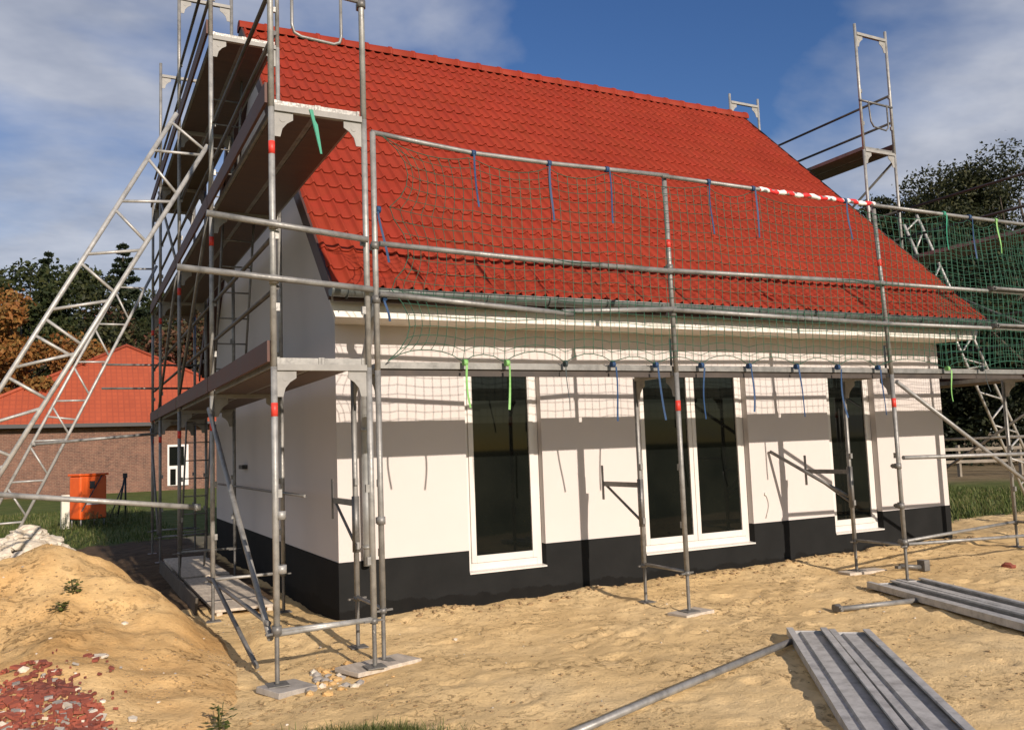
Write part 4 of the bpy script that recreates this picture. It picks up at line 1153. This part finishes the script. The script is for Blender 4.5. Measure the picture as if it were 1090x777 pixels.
def at(px, dist):   # a spot on the ground at an azimuth of the view and a distance
    a = math.atan((px-545)/924.5)+R(YAW); return (CAM.x+math.sin(a)*dist, CAM.y+math.cos(a)*dist, 0)
LT = 'trees behind the neighbour house'
tree('tree', 'dark green broad tree at the far left, left of the conifer tips', at(28, 78), 19.2, (8, 8, 11), .42, 9000, LEAF_DARK, 1, group=LT)
tree('tree', 'dark green tree right of the far left tree, behind the lattice girder', at(88, 84), 20, (8, 8.2, 11.6), .42, 8000, LEAF_DARK, 2, group=LT)
tree('conifer_tree', 'pointed conifer with its tip just right of the leaning girder', at(128, 74), 19.6, (4.2,), .34, 7000, LEAF_CONIF, 3, 'conifer', group=LT)
tree('conifer_tree', 'small conifer tip showing above the leftmost broad trees', at(47, 92), 22.6, (4.5,), .40, 6000, LEAF_CONIF, 4, 'conifer', group=LT)
tree('tree', 'orange brown autumn tree left of the neighbour roof', at(18, 60), 12.0, (4.6, 5.2, 6.6), .30, 9500, LEAF_AUT, 5, group=LT)
tree('tree', 'reddish green tree behind the neighbour roof by the scaffold', at(172, 70), 14.0, (7, 6.4, 7.6), .34, 9000, LEAF_RUST, 6, group=LT)
tree('tree', 'reddish tree half hidden by the left scaffold posts', at(225, 66), 11.5, (5.5, 5.5, 6.5), .34, 7000, LEAF_RUST, 7, group=LT)
tree('tree', 'olive dark tree low behind the ridge of the neighbour roof', at(118, 68), 13.4, (7, 6, 7.2), .34, 6500, LEAF_OLIVE, 8, group=LT)
tree('tree', 'dark tree at the far left edge behind the autumn tree', at(-40, 76), 17.5, (7.5, 7.5, 10), .42, 6000, LEAF_DARK, 9, group=LT)
RT = 'trees beyond the right gable'
tree('tree', 'large dark tree with ragged top beyond the right scaffold', at(1008, 64), 20.2, (8.0, 9.3, 11.0), .22, 62000, LEAF_OLIVE, 21, 'spread', .35, group=RT, dens=1.7)
tree('tree', 'thin wispy tree with sparse leaves at the right photo edge', at(1102, 40), 12.4, (3.3, 5.2, 7.2), .13, 5000, LEAF_OLIVE, 22, 'spread', .2, group=RT, dens=.7)
tree('tree', 'small leafy tree just behind the right scaffold posts', at(945, 46), 10.4, (2.4, 3.4, 6.6), .17, 4500, LEAF_OLIVE, 23, group=RT)
tree('tree', 'dark bushy tree low behind the green net at right', at(1062, 56), 13.4, (8.0, 6.2, 6.6), .30, 15000, LEAF_SHADE, 24, 'spread', group=RT, dens=1.5)
tree('tree', 'dark bushy tree low behind the right house corner', at(996, 57), 13.4, (7.6, 6.4, 6.6), .32, 12000, LEAF_SHADE, 25, 'spread', group=RT, dens=1.5)
tree('tree', 'dark bushy tree at the right photo edge beyond the fence', at(1138, 55), 13.4, (7.6, 6.2, 6.6), .30, 9000, LEAF_SHADE, 26, 'spread', group=RT, dens=1.4)

# ------------------------------------------------------------------ camera
cd = bpy.data.cameras.new('Camera'); co = bpy.data.objects.new('Camera', cd); C.objects.link(co)
cd.sensor_fit = 'HORIZONTAL'; cd.sensor_width = 36; cd.lens = 924.53/1090*36; cd.clip_end = 3000; cd.clip_start = .05
yaw, pitch, roll = R(27.085), R(5.4105), R(-2.104)
fw = Vector((math.sin(yaw)*math.cos(pitch), math.cos(yaw)*math.cos(pitch), math.sin(pitch)))
rt0 = Vector((math.cos(yaw), -math.sin(yaw), 0)); up0 = rt0.cross(fw)
rt1 = rt0*math.cos(roll)+up0*math.sin(roll); up1 = -rt0*math.sin(roll)+up0*math.cos(roll)
mw = Matrix((rt1, up1, -fw)).transposed().to_4x4(); mw.translation = CAM
co.matrix_world = mw; scene.camera = co

# ------------------------------------------------------------------ light and sky
sd = Vector((-.062, 1., -.41)).normalized()
ELEV = math.asin(-sd.z)
ld = bpy.data.lights.new('sun', 'SUN'); ld.energy = 5.0; ld.angle = R(.5); ld.color = (1., .865, .74)
lo = bpy.data.objects.new('sun', ld); C.objects.link(lo); lo.rotation_euler = sd.to_track_quat('-Z', 'Y').to_euler(); lo.location = (0, -20, 20)
wd = bpy.data.worlds.new('World'); scene.world = wd; wd.use_nodes = True; nt = wd.node_tree
bg = nt.nodes['Background']
sky = N(nt, 'ShaderNodeTexSky'); sky.sky_type = 'NISHITA'; sky.sun_disc = False
sky.sun_elevation = ELEV; sky.sun_rotation = math.atan2(-sd.x, -sd.y); sky.air_density = 1.0; sky.dust_density = .4; sky.ozone_density = 2.2
tc = N(nt, 'ShaderNodeTexCoord'); sp = N(nt, 'ShaderNodeSeparateXYZ'); L(nt, tc.outputs['Generated'], sp.inputs[0])
zz = math_(nt, 'ADD', math_(nt, 'MAXIMUM', sp.outputs[2], 0), .22)
cb = N(nt, 'ShaderNodeCombineXYZ'); L(nt, math_(nt, 'DIVIDE', sp.outputs[0], zz), cb.inputs[0]); L(nt, math_(nt, 'DIVIDE', sp.outputs[1], zz), cb.inputs[1])
mp = N(nt, 'ShaderNodeMapping'); mp.inputs['Location'].default_value = (3.1, 1.4, 0); mp.inputs['Rotation'].default_value = (0, 0, .5); mp.inputs['Scale'].default_value = (.8, 1.0, 1)
L(nt, cb.outputs[0], mp.inputs['Vector'])
n1 = math_(nt, 'ADD', math_(nt, 'MULTIPLY', math_(nt, 'SUBTRACT', noise_tex(nt, mp.outputs[0], 1.25, 7, .5, .25), .5), 2.3), .42)
# more cloud away to the left and low on the right
def patch(az, el, c0, c1, amt):
    d_ = (math.sin(R(az))*math.cos(R(el)), math.cos(R(az))*math.cos(R(el)), math.sin(R(el)))
    dt = N(nt, 'ShaderNodeVectorMath', operation='DOT_PRODUCT'); L(nt, tc.outputs['Generated'], dt.inputs[0]); dt.inputs[1].default_value = d_
    mr = N(nt, 'ShaderNodeMapRange', interpolation_type='SMOOTHSTEP'); mr.inputs['From Min'].default_value = math.cos(R(c0)); mr.inputs['From Max'].default_value = math.cos(R(c1))
    mr.inputs['To Max'].default_value = amt; L(nt, dt.outputs['Value'], mr.inputs['Value']); return mr.outputs[0]
cov = math_(nt, 'ADD', math_(nt, 'ADD', n1, patch(-12, 12, 36, 8, .68)), math_(nt, 'ADD', patch(54, 15, 22, 4, .36), patch(36, 10, 15, 3, .24)))
cov = math_(nt, 'ADD', cov, patch(-95, 30, 72, 18, .62))  # unseen cloud bank added on the left to brighten the shaded gable
mask = ramp(nt, cov, [(.58, 0.), (.92, .85)])
bright = ramp(nt, noise_tex(nt, mp.outputs[0], 2.6, 5, .6), [(.32, (2.3, 2.55, 3.2)), (.68, (4.8, 4.9, 5.3))])
hs = N(nt, 'ShaderNodeHueSaturation'); hs.inputs['Saturation'].default_value = 1.25; hs.inputs['Value'].default_value = .73; hs.inputs['Hue'].default_value = .514
L(nt, sky.outputs[0], hs.inputs['Color'])
L(nt, mix(nt, mask, hs.outputs[0], bright), bg.inputs['Color']); bg.inputs['Strength'].default_value = .12

vs_ = scene.view_settings; vs_.view_transform = 'Standard'; vs_.look = 'None'; vs_.exposure = .18; vs_.gamma = 1; vs_.use_curve_mapping = False
scene.cycles.max_bounces = 6
for o in bpy.data.objects:
    if '_base' in o: del o['_base']
